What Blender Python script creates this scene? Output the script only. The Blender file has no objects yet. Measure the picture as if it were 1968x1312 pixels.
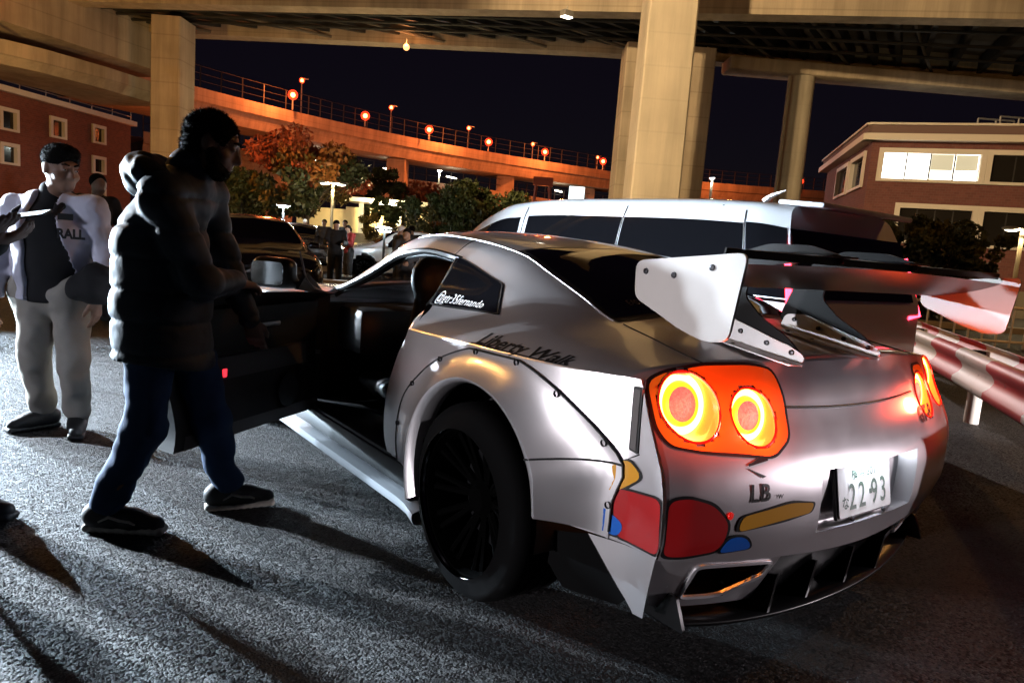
import bpy, bmesh, math, random
import numpy as np
from mathutils import Vector, Matrix, Euler
SC = bpy.context.scene
COL = SC.collection
random.seed(7)
RNG = np.random.default_rng(7)
R_ = math.radians
# ------------------------------------------------------------------ camera
CAM_POS = Vector((-2.326, -1.049, 1.268))
_yaw, _pit, _rol, _fpx = R_(36.77), R_(7.715), R_(4.445), 1366.6
_F = Vector((math.sin(_yaw)*math.cos(_pit), math.cos(_yaw)*math.cos(_pit), -math.sin(_pit)))
_rt = Vector((math.cos(_yaw), -math.sin(_yaw), 0)); _up = _rt.cross(_F)
_R = math.cos(_rol)*_rt + math.sin(_rol)*_up
_U = -math.sin(_rol)*_rt + math.cos(_rol)*_up
cd = bpy.data.cameras.new('camera'); cam = bpy.data.objects.new('camera', cd); COL.objects.link(cam)
cam.matrix_world = Matrix(((_R.x, _U.x, -_F.x, CAM_POS.x), (_R.y, _U.y, -_F.y, CAM_POS.y), (_R.z, _U.z, -_F.z, CAM_POS.z), (0, 0, 0, 1)))
cd.sensor_width = 36.0; cd.lens = 36.0*_fpx/1968.0; cd.clip_end = 1500; cd.clip_start = 0.05
SC.camera = cam
# ------------------------------------------------------------------ night sky
w = bpy.data.worlds.new('World'); SC.world = w; w.use_nodes = True
nt = w.node_tree; bgn = nt.nodes['Background']
sky = nt.nodes.new('ShaderNodeTexSky'); sky.sky_type = 'NISHITA'; sky.sun_disc = False
sky.sun_elevation = R_(-6); sky.sun_rotation = R_(40)
mx = nt.nodes.new('ShaderNodeMix'); mx.data_type = 'RGBA'; mx.blend_type = 'ADD'; mx.inputs[0].default_value = 1.0
mx.inputs[7].default_value = (0.058, 0.036, 0.085, 1)
nt.links.new(sky.outputs[0], mx.inputs[6]); nt.links.new(mx.outputs[2], bgn.inputs[0])
bgn.inputs[1].default_value = 0.05
SC.view_settings.view_transform = 'Standard'; SC.view_settings.look = 'None'
SC.view_settings.exposure = 0.0; SC.view_settings.gamma = 1.0
try: SC.view_settings.use_curve_mapping = False
except Exception: pass
SC.cycles.use_denoising = True
try: SC.cycles.denoiser = 'OPENIMAGEDENOISE'
except Exception: pass
SC.cycles.max_bounces = 6; SC.cycles.diffuse_bounces = 2; SC.cycles.glossy_bounces = 4
SC.cycles.transmission_bounces = 4; SC.cycles.transparent_max_bounces = 6
SC.cycles.caustics_reflective = False; SC.cycles.caustics_refractive = False
SC.cycles.sample_clamp_indirect = 4.0; SC.cycles.use_light_tree = True

def cw(lat, dep, z=0.0):
    """ground-frame helper: metres right of / ahead of the photographer's standpoint -> world"""
    return Vector((CAM_POS.x + lat*_rt.x + dep*math.sin(_yaw), CAM_POS.y + lat*_rt.y + dep*math.cos(_yaw), z))
# ------------------------------------------------------------------ materials
MT = {}
def P(bsdf, k, v):
    if k in bsdf.inputs: bsdf.inputs[k].default_value = v
def mat(name, base=(.5, .5, .5), rough=.5, metal=0., coat=0., coat_r=.05, spec=.5, emit=None, es=0., noise=None, bump=None, trans=0., alpha=None, ior=1.45, sheen=0., coord='Object'):
    """noise=(scale, amount) mottles colour ; bump=(scale, strength, distance)"""
    m = bpy.data.materials.new(name); m.use_nodes = True; n = m.node_tree; b = n.nodes['Principled BSDF']
    P(b, 'Base Color', (*base, 1)); P(b, 'Roughness', rough); P(b, 'Metallic', metal); P(b, 'Coat Weight', coat); P(b, 'Coat Roughness', coat_r)
    P(b, 'Specular IOR Level', spec); P(b, 'Transmission Weight', trans); P(b, 'IOR', ior); P(b, 'Sheen Weight', sheen)
    if alpha is not None: P(b, 'Alpha', alpha)
    if emit: P(b, 'Emission Color', (*emit, 1)); P(b, 'Emission Strength', es)
    tc = None
    if noise or bump:
        tc = n.nodes.new('ShaderNodeTexCoord')
    if noise:
        t = n.nodes.new('ShaderNodeTexNoise'); t.inputs['Scale'].default_value = noise[0]; t.inputs['Detail'].default_value = 6; t.inputs['Roughness'].default_value = .65
        n.links.new(tc.outputs[coord], t.inputs['Vector'])
        mp = n.nodes.new('ShaderNodeMapRange'); mp.inputs[1].default_value = .25; mp.inputs[2].default_value = .75
        mp.inputs[3].default_value = 1-noise[1]; mp.inputs[4].default_value = 1+noise[1]*.6
        n.links.new(t.outputs[0], mp.inputs[0])
        mm = n.nodes.new('ShaderNodeMix'); mm.data_type = 'RGBA'; mm.blend_type = 'MULTIPLY'; mm.inputs[0].default_value = 1
        mm.inputs[6].default_value = (*base, 1); n.links.new(mp.outputs[0], mm.inputs[7]); n.links.new(mm.outputs[2], b.inputs['Base Color'])
    if bump:
        t2 = n.nodes.new('ShaderNodeTexNoise'); t2.inputs['Scale'].default_value = bump[0]; t2.inputs['Detail'].default_value = 4
        n.links.new(tc.outputs[coord], t2.inputs['Vector'])
        bp = n.nodes.new('ShaderNodeBump'); bp.inputs['Strength'].default_value = bump[1]; bp.inputs['Distance'].default_value = bump[2]
        n.links.new(t2.outputs[0], bp.inputs['Height']); n.links.new(bp.outputs[0], b.inputs['Normal'])
    MT[name] = m
    return m
# ------------------------------------------------------------------ mesh builder
class MB:
    def __init__(s): s.v = []; s.f = []
    def add(s, vs, fs):
        o = len(s.v); s.v += [tuple(map(float, p)) for p in vs]; s.f += [tuple(i+o for i in f) for f in fs]; return s
    def box(s, c, d, rot=None, bev=0.):
        hx, hy, hz = d[0]/2, d[1]/2, d[2]/2
        if bev <= 0:
            vs = [Vector((sx*hx, sy*hy, sz*hz)) for sx in (-1, 1) for sy in (-1, 1) for sz in (-1, 1)]
            fs = [(0, 1, 3, 2), (4, 6, 7, 5), (0, 4, 5, 1), (2, 3, 7, 6), (0, 2, 6, 4), (1, 5, 7, 3)]
        else:
            bm = bmesh.new(); bmesh.ops.create_cube(bm, size=1)
            for v in bm.verts: v.co = Vector((v.co.x*d[0], v.co.y*d[1], v.co.z*d[2]))
            bmesh.ops.bevel(bm, geom=bm.edges[:], offset=bev, segments=2, affect='EDGES', profile=.5)
            bm.verts.ensure_lookup_table(); bm.verts.index_update()
            vs = [v.co.copy() for v in bm.verts]; fs = [tuple(v.index for v in f.verts) for f in bm.faces]; bm.free()
        if rot is not None:
            M = Euler(rot).to_matrix(); vs = [M @ v for v in vs]
        return s.add([v+Vector(c) for v in vs], fs)
    def tube(s, pts, r, n=8, cap=True, closed=False):
        pts = [Vector(p) for p in pts]; m = len(pts); rs = r if isinstance(r, (list, tuple)) else [r]*m
        o = len(s.v); up = Vector((0, 0, 1)); prev = None
        for i, p in enumerate(pts):
            if closed: t = pts[(i+1) % m]-pts[i-1]
            else: t = pts[min(i+1, m-1)]-pts[max(i-1, 0)]
            if t.length < 1e-9: t = Vector((0, 0, 1))
            t.normalize()
            a = prev if prev is not None else (up if abs(t.z) < .9 else Vector((1, 0, 0)))
            b = t.cross(a);
            if b.length < 1e-6: b = t.cross(Vector((1, 0, 0)))
            b.normalize(); a = b.cross(t).normalized(); prev = a
            for k in range(n):
                an = 2*math.pi*k/n; q = p+(a*math.cos(an)+b*math.sin(an))*rs[i]; s.v.append(tuple(q))
        L = m if closed else m-1
        for i in range(L):
            j = (i+1) % m
            for k in range(n):
                s.f.append((o+i*n+k, o+i*n+(k+1) % n, o+j*n+(k+1) % n, o+j*n+k))
        if cap and not closed:
            s.f.append(tuple(o+k for k in range(n))[::-1]); s.f.append(tuple(o+(m-1)*n+k for k in range(n)))
        return s
    def lathe(s, prof, axis='z', n=24, c=(0, 0, 0), closed=False):
        """prof [(r, h)] ; axis of revolution"""
        o = len(s.v); c = Vector(c)
        for r, h in prof:
            for k in range(n):
                a = 2*math.pi*k/n; x, y = r*math.cos(a), r*math.sin(a)
                q = {'z': (x, y, h), 'x': (h, x, y), 'y': (x, h, y)}[axis]
                s.v.append(tuple(Vector(q)+c))
        m = len(prof)
        for i in range(m if closed else m-1):
            j = (i+1) % m
            for k in range(n): s.f.append((o+i*n+k, o+i*n+(k+1) % n, o+j*n+(k+1) % n, o+j*n+k))
        return s
    def disc(s, c, r, axis='y', n=24):
        o = len(s.v); c = Vector(c)
        for k in range(n):
            a = 2*math.pi*k/n; x, y = r*math.cos(a), r*math.sin(a)
            s.v.append(tuple(Vector({'z': (x, y, 0), 'x': (0, x, y), 'y': (x, 0, y)}[axis])+c))
        s.f.append(tuple(range(o, o+n))); return s
    def prism(s, poly, t, fr):
        """poly 2-D outline, t thickness, fr(u, v, w) -> xyz"""
        n = len(poly); o = len(s.v)
        for w_ in (-t/2, t/2):
            for u, v in poly: s.v.append(tuple(fr(u, v, w_)))
        s.f.append(tuple(range(o, o+n))[::-1]); s.f.append(tuple(range(o+n, o+2*n)))
        for k in range(n): s.f.append((o+k, o+(k+1) % n, o+n+(k+1) % n, o+n+k))
        return s
    def grid(s, fn, us, vs, skip=None):
        o = len(s.v); nv = len(vs)
        for u in us:
            for v in vs: s.v.append(tuple(map(float, fn(u, v))))
        for i in range(len(us)-1):
            for j in range(nv-1):
                if skip and skip((us[i]+us[i+1])/2, (vs[j]+vs[j+1])/2): continue
                s.f.append((o+i*nv+j, o+(i+1)*nv+j, o+(i+1)*nv+j+1, o+i*nv+j+1))
        return s
    def sphere(s, c, r, nu=12, nv=8):
        rx, ry, rz = (r, r, r) if not isinstance(r, (tuple, list)) else r
        o = len(s.v)
        for i in range(nv+1):
            th = math.pi*i/nv
            for k in range(nu):
                a = 2*math.pi*k/nu; s.v.append((c[0]+rx*math.sin(th)*math.cos(a), c[1]+ry*math.sin(th)*math.sin(a), c[2]+rz*math.cos(th)))
        for i in range(nv):
            for k in range(nu): s.f.append((o+i*nu+k, o+(i+1)*nu+k, o+(i+1)*nu+(k+1) % nu, o+i*nu+(k+1) % nu))
        return s
    def mesh(s, name, m=None, smooth=True, weld=0., ang=40):
        me = bpy.data.meshes.new(name); me.from_pydata(s.v, [], s.f)
        bm = bmesh.new(); bm.from_mesh(me)
        if weld > 0: bmesh.ops.remove_doubles(bm, verts=bm.verts[:], dist=weld)
        bad = [f for f in bm.faces if f.calc_area() < 1e-10]
        if bad: bmesh.ops.delete(bm, geom=bad, context='FACES_ONLY')
        bmesh.ops.recalc_face_normals(bm, faces=bm.faces[:])
        if smooth:
            for f in bm.faces: f.smooth = True
            ca = R_(ang)
            for e in bm.edges:
                if len(e.link_faces) == 2 and e.calc_face_angle(0) > ca: e.smooth = False
        bm.to_mesh(me); bm.free()
        if m: me.materials.append(MT[m] if isinstance(m, str) else m)
        return me
    def build(s, name, m, parent=None, smooth=True, weld=0., ang=40):
        return ob(name, s.mesh(name, m, smooth, weld, ang), parent)
def ob(name, me, parent=None):
    o = bpy.data.objects.new(name, me); COL.objects.link(o)
    if parent is not None: o.parent = parent
    return o
def tag(o, label=None, cat=None, group=None, kind=None):
    if label: o['label'] = label
    if cat: o['category'] = cat
    if group: o['group'] = group
    if kind: o['kind'] = kind
    return o
def thing(name, label, cat, group=None, loc=(0, 0, 0), rz=0.):
    o = bpy.data.objects.new(name, None); COL.objects.link(o); o.empty_display_size = .2
    o.location = loc; o.rotation_euler = (0, 0, rz); return tag(o, label, cat, group)
def kids(o): return [c for c in bpy.data.objects if c.parent == o]
def rebase(t, loc):
    """move a thing's origin to its base without moving its parts"""
    M = Matrix.Translation(-Vector(loc)); seen = set()
    def rec(o):
        for c in kids(o):
            if c.data is not None and c.data.name not in seen and c.type == 'MESH': c.data.transform(M); seen.add(c.data.name)
            rec(c)
    rec(t); t.location = Vector(loc)
def copy_tree(o, parent=None):
    c = o.copy(); COL.objects.link(c); c.parent = parent
    for ch in kids(o): copy_tree(ch, c)
    return c
def pch(xs, ys, x):
    """monotone-ish cubic interpolation; ys may have trailing dimensions"""
    xs = np.asarray(xs, float); ys = np.asarray(ys, float); n = len(xs)
    x = min(max(x, xs[0]), xs[-1]); i = min(max(int(np.searchsorted(xs, x)-1), 0), n-2)
    h = xs[i+1]-xs[i]; t = (x-xs[i])/h; d = (ys[1:]-ys[:-1])/(xs[1:]-xs[:-1]).reshape(-1, *([1]*(ys.ndim-1)))
    def sl(k):
        if k == 0: return d[0]
        if k == n-1: return d[-1]
        a, b = d[k-1], d[k]; return np.where(a*b > 0, 2*a*b/np.where(np.abs(a+b) < 1e-9, 1, a+b), 0)
    m0, m1 = sl(i), sl(i+1)
    return ys[i]*(2*t**3-3*t*t+1)+h*m0*(t**3-2*t*t+t)+ys[i+1]*(-2*t**3+3*t*t)+h*m1*(t**3-t*t)
def text_mesh(body, size=1., shear=0., bold=0., align='LEFT', spacing=1.):
    """2-D lettering triangles (verts, faces) from the built-in font"""
    c = bpy.data.curves.new('lettering', 'FONT'); c.body = body; c.size = size; c.shear = shear; c.offset = bold; c.align_x = align; c.resolution_u = 3; c.space_character = spacing
    o = bpy.data.objects.new('lettering', c); COL.objects.link(o)
    dg = bpy.context.evaluated_depsgraph_get(); dg.update()
    me = bpy.data.meshes.new_from_object(o.evaluated_get(dg))
    vs = [tuple(v.co) for v in me.vertices]; fs = [tuple(p.vertices) for p in me.polygons]
    bpy.data.objects.remove(o); bpy.data.curves.remove(c); bpy.data.meshes.remove(me)
    return vs, fs
def flat_poly(poly, cuts=.05):
    """triangulated, finely cut 2-D polygon"""
    bm = bmesh.new(); vs = [bm.verts.new((p[0], p[1], 0)) for p in poly]; bm.faces.new(vs)
    bmesh.ops.triangulate(bm, faces=bm.faces[:])
    xs = [p[0] for p in poly]; ys = [p[1] for p in poly]
    for ax, lo, hi in ((0, min(xs), max(xs)), (1, min(ys), max(ys))):
        q = math.ceil(lo/cuts)*cuts
        while q < hi:
            co = [0, 0, 0]; no = [0, 0, 0]; co[ax] = q; no[ax] = 1
            bmesh.ops.bisect_plane(bm, geom=bm.verts[:]+bm.edges[:]+bm.faces[:], plane_co=co, plane_no=no); q += cuts
    bm.verts.index_update()
    r = [tuple(v.co) for v in bm.verts], [tuple(v.index for v in f.verts) for f in bm.faces]; bm.free(); return r
def rnd_poly(pts, r, n=4):
    """round the corners of a 2-D outline"""
    out = []; m = len(pts)
    for i in range(m):
        p = Vector(pts[i][:2]); a = Vector(pts[i-1][:2])-p; b = Vector(pts[(i+1) % m][:2])-p
        q = min(r, a.length*.45, b.length*.45); A = p+a.normalized()*q; B = p+b.normalized()*q
        for k in range(n+1):
            t = k/n; out.append(tuple(A*(1-t)**2+p*2*t*(1-t)+B*t*t))
    return out
def lerp(a, b, t): return a+(b-a)*t
def sst(t): t = min(max(t, 0), 1); return t*t*(3-2*t)
# ------------------------------------------------------------------ soft forms: distance fields on a grid -> quads
class Fld:
    def __init__(s, lo, hi, h=.01, fine=None):
        """fine=(z0, z1, h) gives a denser band of layers (a head)"""
        s.ax = [np.arange(lo[i]-h, hi[i]+2*h, h) for i in range(3)]
        if fine:
            z0, z1, hf = fine; s.ax[2] = np.concatenate([np.arange(lo[2]-h, z0, h), np.arange(z0, z1, hf), np.arange(z1, hi[2]+2*h, h)])
        s.n = [len(a) for a in s.ax]; s.D = np.full(s.n, .5, np.float32)
    def sub(s, lo, hi):
        sl = []; 
        for i in range(3):
            a = int(np.searchsorted(s.ax[i], lo[i])); b = int(np.searchsorted(s.ax[i], hi[i])); sl.append(slice(a, max(b, a)))
        g = np.meshgrid(*[s.ax[i][sl[i]] for i in range(3)], indexing='ij'); shp = g[0].shape
        return tuple(sl), np.stack(g, -1).reshape(-1, 3), shp
    def op(s, fn, lo, hi, k, mode='u', pad=.06):
        sl, p, shp = s.sub(np.array(lo)-pad-k, np.array(hi)+pad+k)
        if p.size == 0: return s
        d = fn(p).reshape(shp); c = s.D[sl]
        if mode == 'u': h = np.clip(.5+.5*(d-c)/k, 0, 1); s.D[sl] = d+(c-d)*h-k*h*(1-h)
        elif mode == 's':
            d = -d; h = np.clip(.5-.5*(d-c)/k, 0, 1); s.D[sl] = d+(c-d)*h+k*h*(1-h)
        return s
    def cap(s, a, b, ra, rb=None, k=.03, mode='u'):
        a, b = np.array(a, float), np.array(b, float); rb = ra if rb is None else rb; ab = b-a; r = max(ra, rb)
        def fn(p):
            t = np.clip(((p-a)@ab)/max(ab@ab, 1e-9), 0, 1); return np.linalg.norm(p-(a+t[:, None]*ab), axis=1)-(ra+(rb-ra)*t)
        return s.op(fn, np.minimum(a, b)-r, np.maximum(a, b)+r, k, mode)
    def chain(s, pts, rs, k=.03):
        for i in range(len(pts)-1): s.cap(pts[i], pts[i+1], rs[i], rs[i+1], k)
        return s
    def ell(s, c, r, k=.03, M=None, mode='u'):
        c = np.array(c, float); r = np.array(r, float)
        def fn(p):
            q = p-c
            if M is not None: q = q@np.array(M)
            k0 = np.linalg.norm(q/r, axis=1); k1 = np.linalg.norm(q/r**2, axis=1)+1e-9; return k0*(k0-1)/k1
        return s.op(fn, c-r.max(), c+r.max(), k, mode)
    def box(s, c, hs, r, k=.03, M=None, mode='u'):
        c = np.array(c, float); hs = np.array(hs, float)
        def fn(p):
            q = p-c
            if M is not None: q = q@np.array(M)
            d = np.abs(q)-(hs-r); return np.linalg.norm(np.maximum(d, 0), axis=1)+np.minimum(d.max(1), 0)-r
        L = np.linalg.norm(hs); return s.op(fn, c-L, c+L, k, mode)
    def warp(s, f):
        m = np.abs(s.D) < .06; ii = np.argwhere(m); p = np.stack([s.ax[i][ii[:, i]] for i in range(3)], 1); s.D[m] += f(p); return s
    def cut(s, f):
        g = np.meshgrid(*s.ax, indexing='ij'); p = np.stack(g, -1).reshape(-1, 3); s.D = np.maximum(s.D, f(p).reshape(s.D.shape)); return s
    def mesh(s, name, m, relax=1):
        V, n, ax = s.D, np.array(s.n), s.ax; S = V < 0; c = np.zeros(n-1, int)
        offs = [(i, j, k) for i in (0, 1) for j in (0, 1) for k in (0, 1)]; sl = lambda o: tuple(slice(o[i], o[i]+n[i]-1) for i in range(3))
        for o in offs: c += S[sl(o)]
        act = (c > 0) & (c < 8); idx = -np.ones(n-1, int); idx[act] = np.arange(act.sum()); pos = np.zeros((act.sum(), 3)); cnt = np.zeros(act.sum()); cell = np.argwhere(act)
        for a in offs:
            for d in range(3):
                if a[d] == 0:
                    b = list(a); b[d] = 1; va = V[sl(a)][act]; vb = V[sl(tuple(b))][act]; mm_ = (va < 0) != (vb < 0)
                    t = np.where(mm_, va/np.where(mm_, va-vb, 1), 0); q = np.tile(np.array(a, float), (len(va), 1)); q[:, d] += t; pos[mm_] += q[mm_]; cnt[mm_] += 1
        fr = pos/cnt[:, None]; p = np.stack([ax[i][cell[:, i]]+fr[:, i]*(ax[i][cell[:, i]+1]-ax[i][cell[:, i]]) for i in range(3)], 1); F = []
        for d in range(3):
            u, v = (d+1) % 3, (d+2) % 3; A = [slice(0, n[i]) for i in range(3)]; B = list(A); A[d] = slice(0, n[d]-1); B[d] = slice(1, n[d])
            e = np.argwhere(S[tuple(A)] != S[tuple(B)]); ok = (e[:, u] > 0) & (e[:, v] > 0) & (e[:, u] < n[u]-1) & (e[:, v] < n[v]-1); e = e[ok]; s0 = S[tuple(e.T)]
            def ci(du, dv): q = e.copy(); q[:, u] += du; q[:, v] += dv; return idx[tuple(q.T)]
            Q = np.stack([ci(-1, -1), ci(0, -1), ci(0, 0), ci(-1, 0)], 1); Q[~s0] = Q[~s0][:, ::-1]; F.append(Q)
        q = np.concatenate(F); e = np.concatenate([q[:, [0, 1]], q[:, [1, 2]], q[:, [2, 3]], q[:, [3, 0]]])
        for _ in range(relax):
            acc = np.zeros_like(p); cn = np.zeros(len(p)); np.add.at(acc, e[:, 0], p[e[:, 1]]); np.add.at(cn, e[:, 0], 1); np.add.at(acc, e[:, 1], p[e[:, 0]]); np.add.at(cn, e[:, 1], 1); p = p*.5+.5*acc/np.maximum(cn, 1)[:, None]
        me = bpy.data.meshes.new(name); me.from_pydata(p.tolist(), [], q.tolist()); me.polygons.foreach_set('use_smooth', [True]*len(q)); me.update(); me.materials.append(MT[m] if isinstance(m, str) else m); return me
def wob(p, s, amp, ph=0.):
    return amp*(np.sin(p[:, 0]*s*1.1+ph+1.7*np.sin(p[:, 2]*s*.6+ph))*np.sin(p[:, 1]*s*.9+1.3*ph)+np.sin(p[:, 2]*s*1.3+2.1*np.sin(p[:, 0]*s*.5+ph)+ph)*.6)
# ================================================================== materials of the cars
def paint(name, base, rough=.3, metal=.8, flake=True):
    m = mat(name, base, rough=rough, metal=metal, coat=1., coat_r=.03)
    n = m.node_tree; b = n.nodes['Principled BSDF']; tc = n.nodes.new('ShaderNodeTexCoord')
    t = n.nodes.new('ShaderNodeTexNoise'); t.inputs['Scale'].default_value = 9; t.inputs['Detail'].default_value = 5
    n.links.new(tc.outputs['Object'], t.inputs['Vector'])
    mp = n.nodes.new('ShaderNodeMapRange'); mp.inputs[3].default_value = rough*.85; mp.inputs[4].default_value = rough*1.15
    n.links.new(t.outputs[0], mp.inputs[0]); n.links.new(mp.outputs[0], b.inputs['Roughness'])
    return m
paint('silver', (.84, .81, .835), .33, .84)
paint('van_white', (.62, .63, .66), .35, .25)
paint('car_black', (.008, .008, .01), .2, .0)
paint('car_grey', (.05, .05, .055), .25, .5)
paint('car_red', (.25, .01, .015), .25, .2)
paint('car_pearl', (.75, .76, .8), .25, .1)
mat('tint', (.004, .004, .005), .03, spec=.6, coat=.5)
mat('glass', (.02, .02, .02), .02, trans=0., alpha=.22, spec=.6)
mat('rubber', (.0022, .0022, .0024), .9, spec=.08, bump=(60, .2, .002))
mat('blackplastic', (.010, .010, .011), .6)
mat('seal', (.01, .01, .011), .5)
mat('leather', (.014, .013, .013), .48, bump=(180, .25, .001))
mat('leather_grey', (.10, .09, .09), .5, bump=(180, .25, .001))
mat('wheelblack', (.0004, .0004, .0004), .9, spec=.03)
mat('carbon', (.003, .003, .0035), .3, coat=.08, coat_r=.12, spec=.3)
mat('alu', (.62, .62, .63), .42, metal=.6, noise=(14, .12))
mat('whiteplate', (.46, .44, .43), .45, coat=.3, noise=(6, .06))
mat('bolt', (.05, .05, .055), .3, metal=.9)
mat('plate_white', (.8, .8, .8), .5)
mat('plate_green', (.01, .06, .035), .5)
mat('ink_black', (.008, .008, .009), .4)
mat('ink_white', (.85, .85, .85), .4)
mat('chrome', (.8, .8, .8), .08, metal=1.)
mat('reflector', (.22, .10, .10), .2, coat=1.)
mat('lamp_ring', (.9, .2, .05), .3, emit=(1, .27, .04), es=30.)
mat('lamp_mid', (.9, .5, .05), .3, emit=(1, .47, .012), es=1.9)
mat('lamp_core', (.8, .25, .22), .35, emit=(1, .22, .2), es=.55, noise=(90, .8), bump=(120, .8, .004))
mat('lamp_tube', (.8, .2, .05), .25, emit=(1, .34, .05), es=.75, coat=1.)
mat('lamp_rim', (.5, .01, .01), .15, coat=1., emit=(1, .02, .01), es=.35)
mat('lamp_red_low', (.5, .01, .015), .2, emit=(1, .03, .05), es=2.2, coat=1.)
mat('lamp_white', (1, 1, 1), .3, emit=(.85, .93, 1.), es=60.)
mat('lamp_white_far', (1, 1, 1), .3, emit=(.85, .95, 1.), es=25.)
mat('head_glass', (.5, .5, .52), .08, metal=.8)
mat('decal_orange', (.85, .30, .02), .35, coat=1.)
mat('decal_amber', (.72, .33, .02), .35, coat=1.)
mat('decal_red', (.42, .01, .012), .35, coat=1.)
mat('decal_blue', (.01, .12, .55), .35, coat=1.)
# ================================================================== silver wide-body sports car
car = thing('sports_car', 'silver wide-body sports coupe with big rear wing, round red tail lamps and open left door', 'car')
ST_Y = [.2, .45, .72, .9, 1.1, 1.3, 1.65, 1.95, 2.18, 2.45, 2.72, 2.95, 3.15, 3.6, 4.1, 4.45, 4.64]
ST = [
 [(.868, .926), (.845, .936), (.79, .947), (.69, .956), (.565, .963), (.3, .972), (0, .976)],
 [(.925, .918), (.885, .94), (.81, .965), (.70, .985), (.575, 1.0), (.3, 1.015), (0, 1.02)],
 [(.95, .91), (.90, .945), (.82, .985), (.70, 1.012), (.57, 1.032), (.3, 1.055), (0, 1.062)],
 [(.95, .905), (.895, .947), (.81, .998), (.69, 1.05), (.56, 1.096), (.3, 1.128), (0, 1.138)],
 [(.95, .90), (.89, .946), (.80, 1.002), (.685, 1.09), (.555, 1.166), (.3, 1.2), (0, 1.21)],
 [(.95, .895), (.89, .94), (.79, .995), (.67, 1.13), (.55, 1.232), (.3, 1.262), (0, 1.272)],
 [(.95, .89), (.88, .935), (.79, .98), (.635, 1.195), (.55, 1.276), (.3, 1.312), (0, 1.322)],
 [(.95, .89), (.875, .93), (.785, .972), (.625, 1.215), (.55, 1.288), (.3, 1.326), (0, 1.336)],
 [(.948, .89), (.87, .926), (.78, .965), (.63, 1.19), (.565, 1.262), (.3, 1.31), (0, 1.322)],
 [(.945, .888), (.865, .92), (.775, .955), (.69, 1.065), (.64, 1.12), (.32, 1.195), (0, 1.21)],
 [(.94, .885), (.86, .912), (.77, .94), (.735, .965), (.70, .985), (.34, 1.07), (0, 1.085)],
 [(.94, .88), (.86, .905), (.775, .92), (.725, .93), (.68, .94), (.35, .985), (0, .995)],
 [(.94, .875), (.86, .898), (.78, .91), (.72, .918), (.66, .925), (.35, .945), (0, .955)],
 [(.945, .86), (.87, .885), (.78, .89), (.7, .90), (.6, .905), (.35, .915), (0, .92)],
 [(.93, .82), (.86, .85), (.76, .855), (.66, .855), (.55, .855), (.3, .86), (0, .865)],
 [(.86, .74), (.8, .78), (.72, .79), (.62, .79), (.5, .79), (.3, .795), (0, .80)],
 [(.72, .66), (.7, .69), (.64, .71), (.56, .715), (.45, .72), (.3, .725), (0, .73)]]
STA = np.array(ST)
YCZ = ([.10, .20, .35, .44, .50, .60, .68, .75, .83, .90, .96, 1.0], [.13, .10, .06, .035, .02, .018, .03, .06, .10, .13, .165, .185])
def Rr(x, z):
    ax = abs(x); return float(pch(*YCZ, z))+.138*(ax/.87)**2+.012*sst((ax-.78)/.09)
_SC = {}
def up_pt(y, s):
    k = round(y, 5)
    if k not in _SC: _SC[k] = pch(ST_Y, STA, y)
    x, z = pch(np.arange(7.), _SC[k], s)
    wgt = sst((.62-y)/.42); yy = y+(Rr(x, z)-.2)*wgt
    return float(x), float(yy), float(z)
def up_n(y, s, d=.004):
    a = Vector(up_pt(y+d, s))-Vector(up_pt(y-d, s)); b = Vector(up_pt(y, min(s+.03, 6)))-Vector(up_pt(y, max(s-.03, 0)))
    n = a.cross(b); n.normalize()
    return n if n.z > 0 else -n
def up_off(y, s, sg, o):
    p = Vector(up_pt(y, s)); n = up_n(y, s); p = p+n*o; return (sg*p.x, p.y, p.z)
def lin(a, b, n): return [a+(b-a)*i/n for i in range(n+1)]
us = lin(.2, .74, 9)+lin(.80, 1.62, 14)+[1.64]+lin(1.68, 2.18, 8)+lin(2.24, 2.70, 8)+[2.74]+lin(2.80, 2.98, 3)+lin(3.06, 4.64, 22)
vs_ = lin(0, 2, 8)+[2.05]+lin(2.2, 2.8, 4)+[2.95, 3.0]+lin(3.2, 4, 4)+[4.06]+lin(4.3, 6, 7)
def hole(sg):
    def sk(y, s):
        if 1.64 < y < 2.74 and 2.05 < s < 2.95: return True
        if 2.2 < y < 2.95 and s > 4.06: return True
        if sg < 0 and 1.64 < y < 2.74 and s < 2.05: return True
        return False
    return sk
m = MB()
def shell_pt(u, v, sg):
    if sg < 0 and 1.25 < u < 1.645 and v < 2.3: u = u-(1.64-(1.505+.06*min(v, 2.05)))*sst((u-1.25)/.39)*sst((2.32-v)/.26)
    p = up_pt(u, v); return (sg*p[0], p[1], p[2])
for sg in (-1, 1): m.grid(lambda u, v: shell_pt(u, v, sg), us, vs_, hole(sg))
body = m.build('body_shell', 'silver', car, weld=.0015, ang=50)
md = body.modifiers.new('thickness', 'SOLIDIFY'); md.thickness = .018; md.offset = -1
# glass laid 3 mm proud of the shell, each with a black border
def glass_patch(name, y0, y1, s0, s1, material, o=.004, border=.0, n=(14, 10), cross=False, side=-1, warp=None):
    g = MB()
    def pt(u, v):
        y = lerp(y0, y1, u)
        if cross:
            s_ = lerp(s0, 6, v*2) if v <= .5 else lerp(6, s0, v*2-1); sg = -1 if v <= .5 else 1
        else: s_, sg = lerp(s0, s1, v), side
        if warp: y, s_ = warp(y, s_, u, v)
        return up_off(y, s_, sg, o)
    g.grid(pt, lin(0, 1, n[0]), lin(0, 1, n[1]))
    return g.build(name, material, car)
glass_patch('rear_window_frame', .70, 1.345, 4.02, 6, 'seal', .003, cross=True, n=(16, 16))
glass_patch('rear_window', .735, 1.32, 4.12, 6, 'tint', .006, cross=True, n=(16, 16))
glass_patch('windshield', 2.19, 2.98, 4.03, 6, 'glass', .002, cross=True, n=(14, 14))
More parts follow.
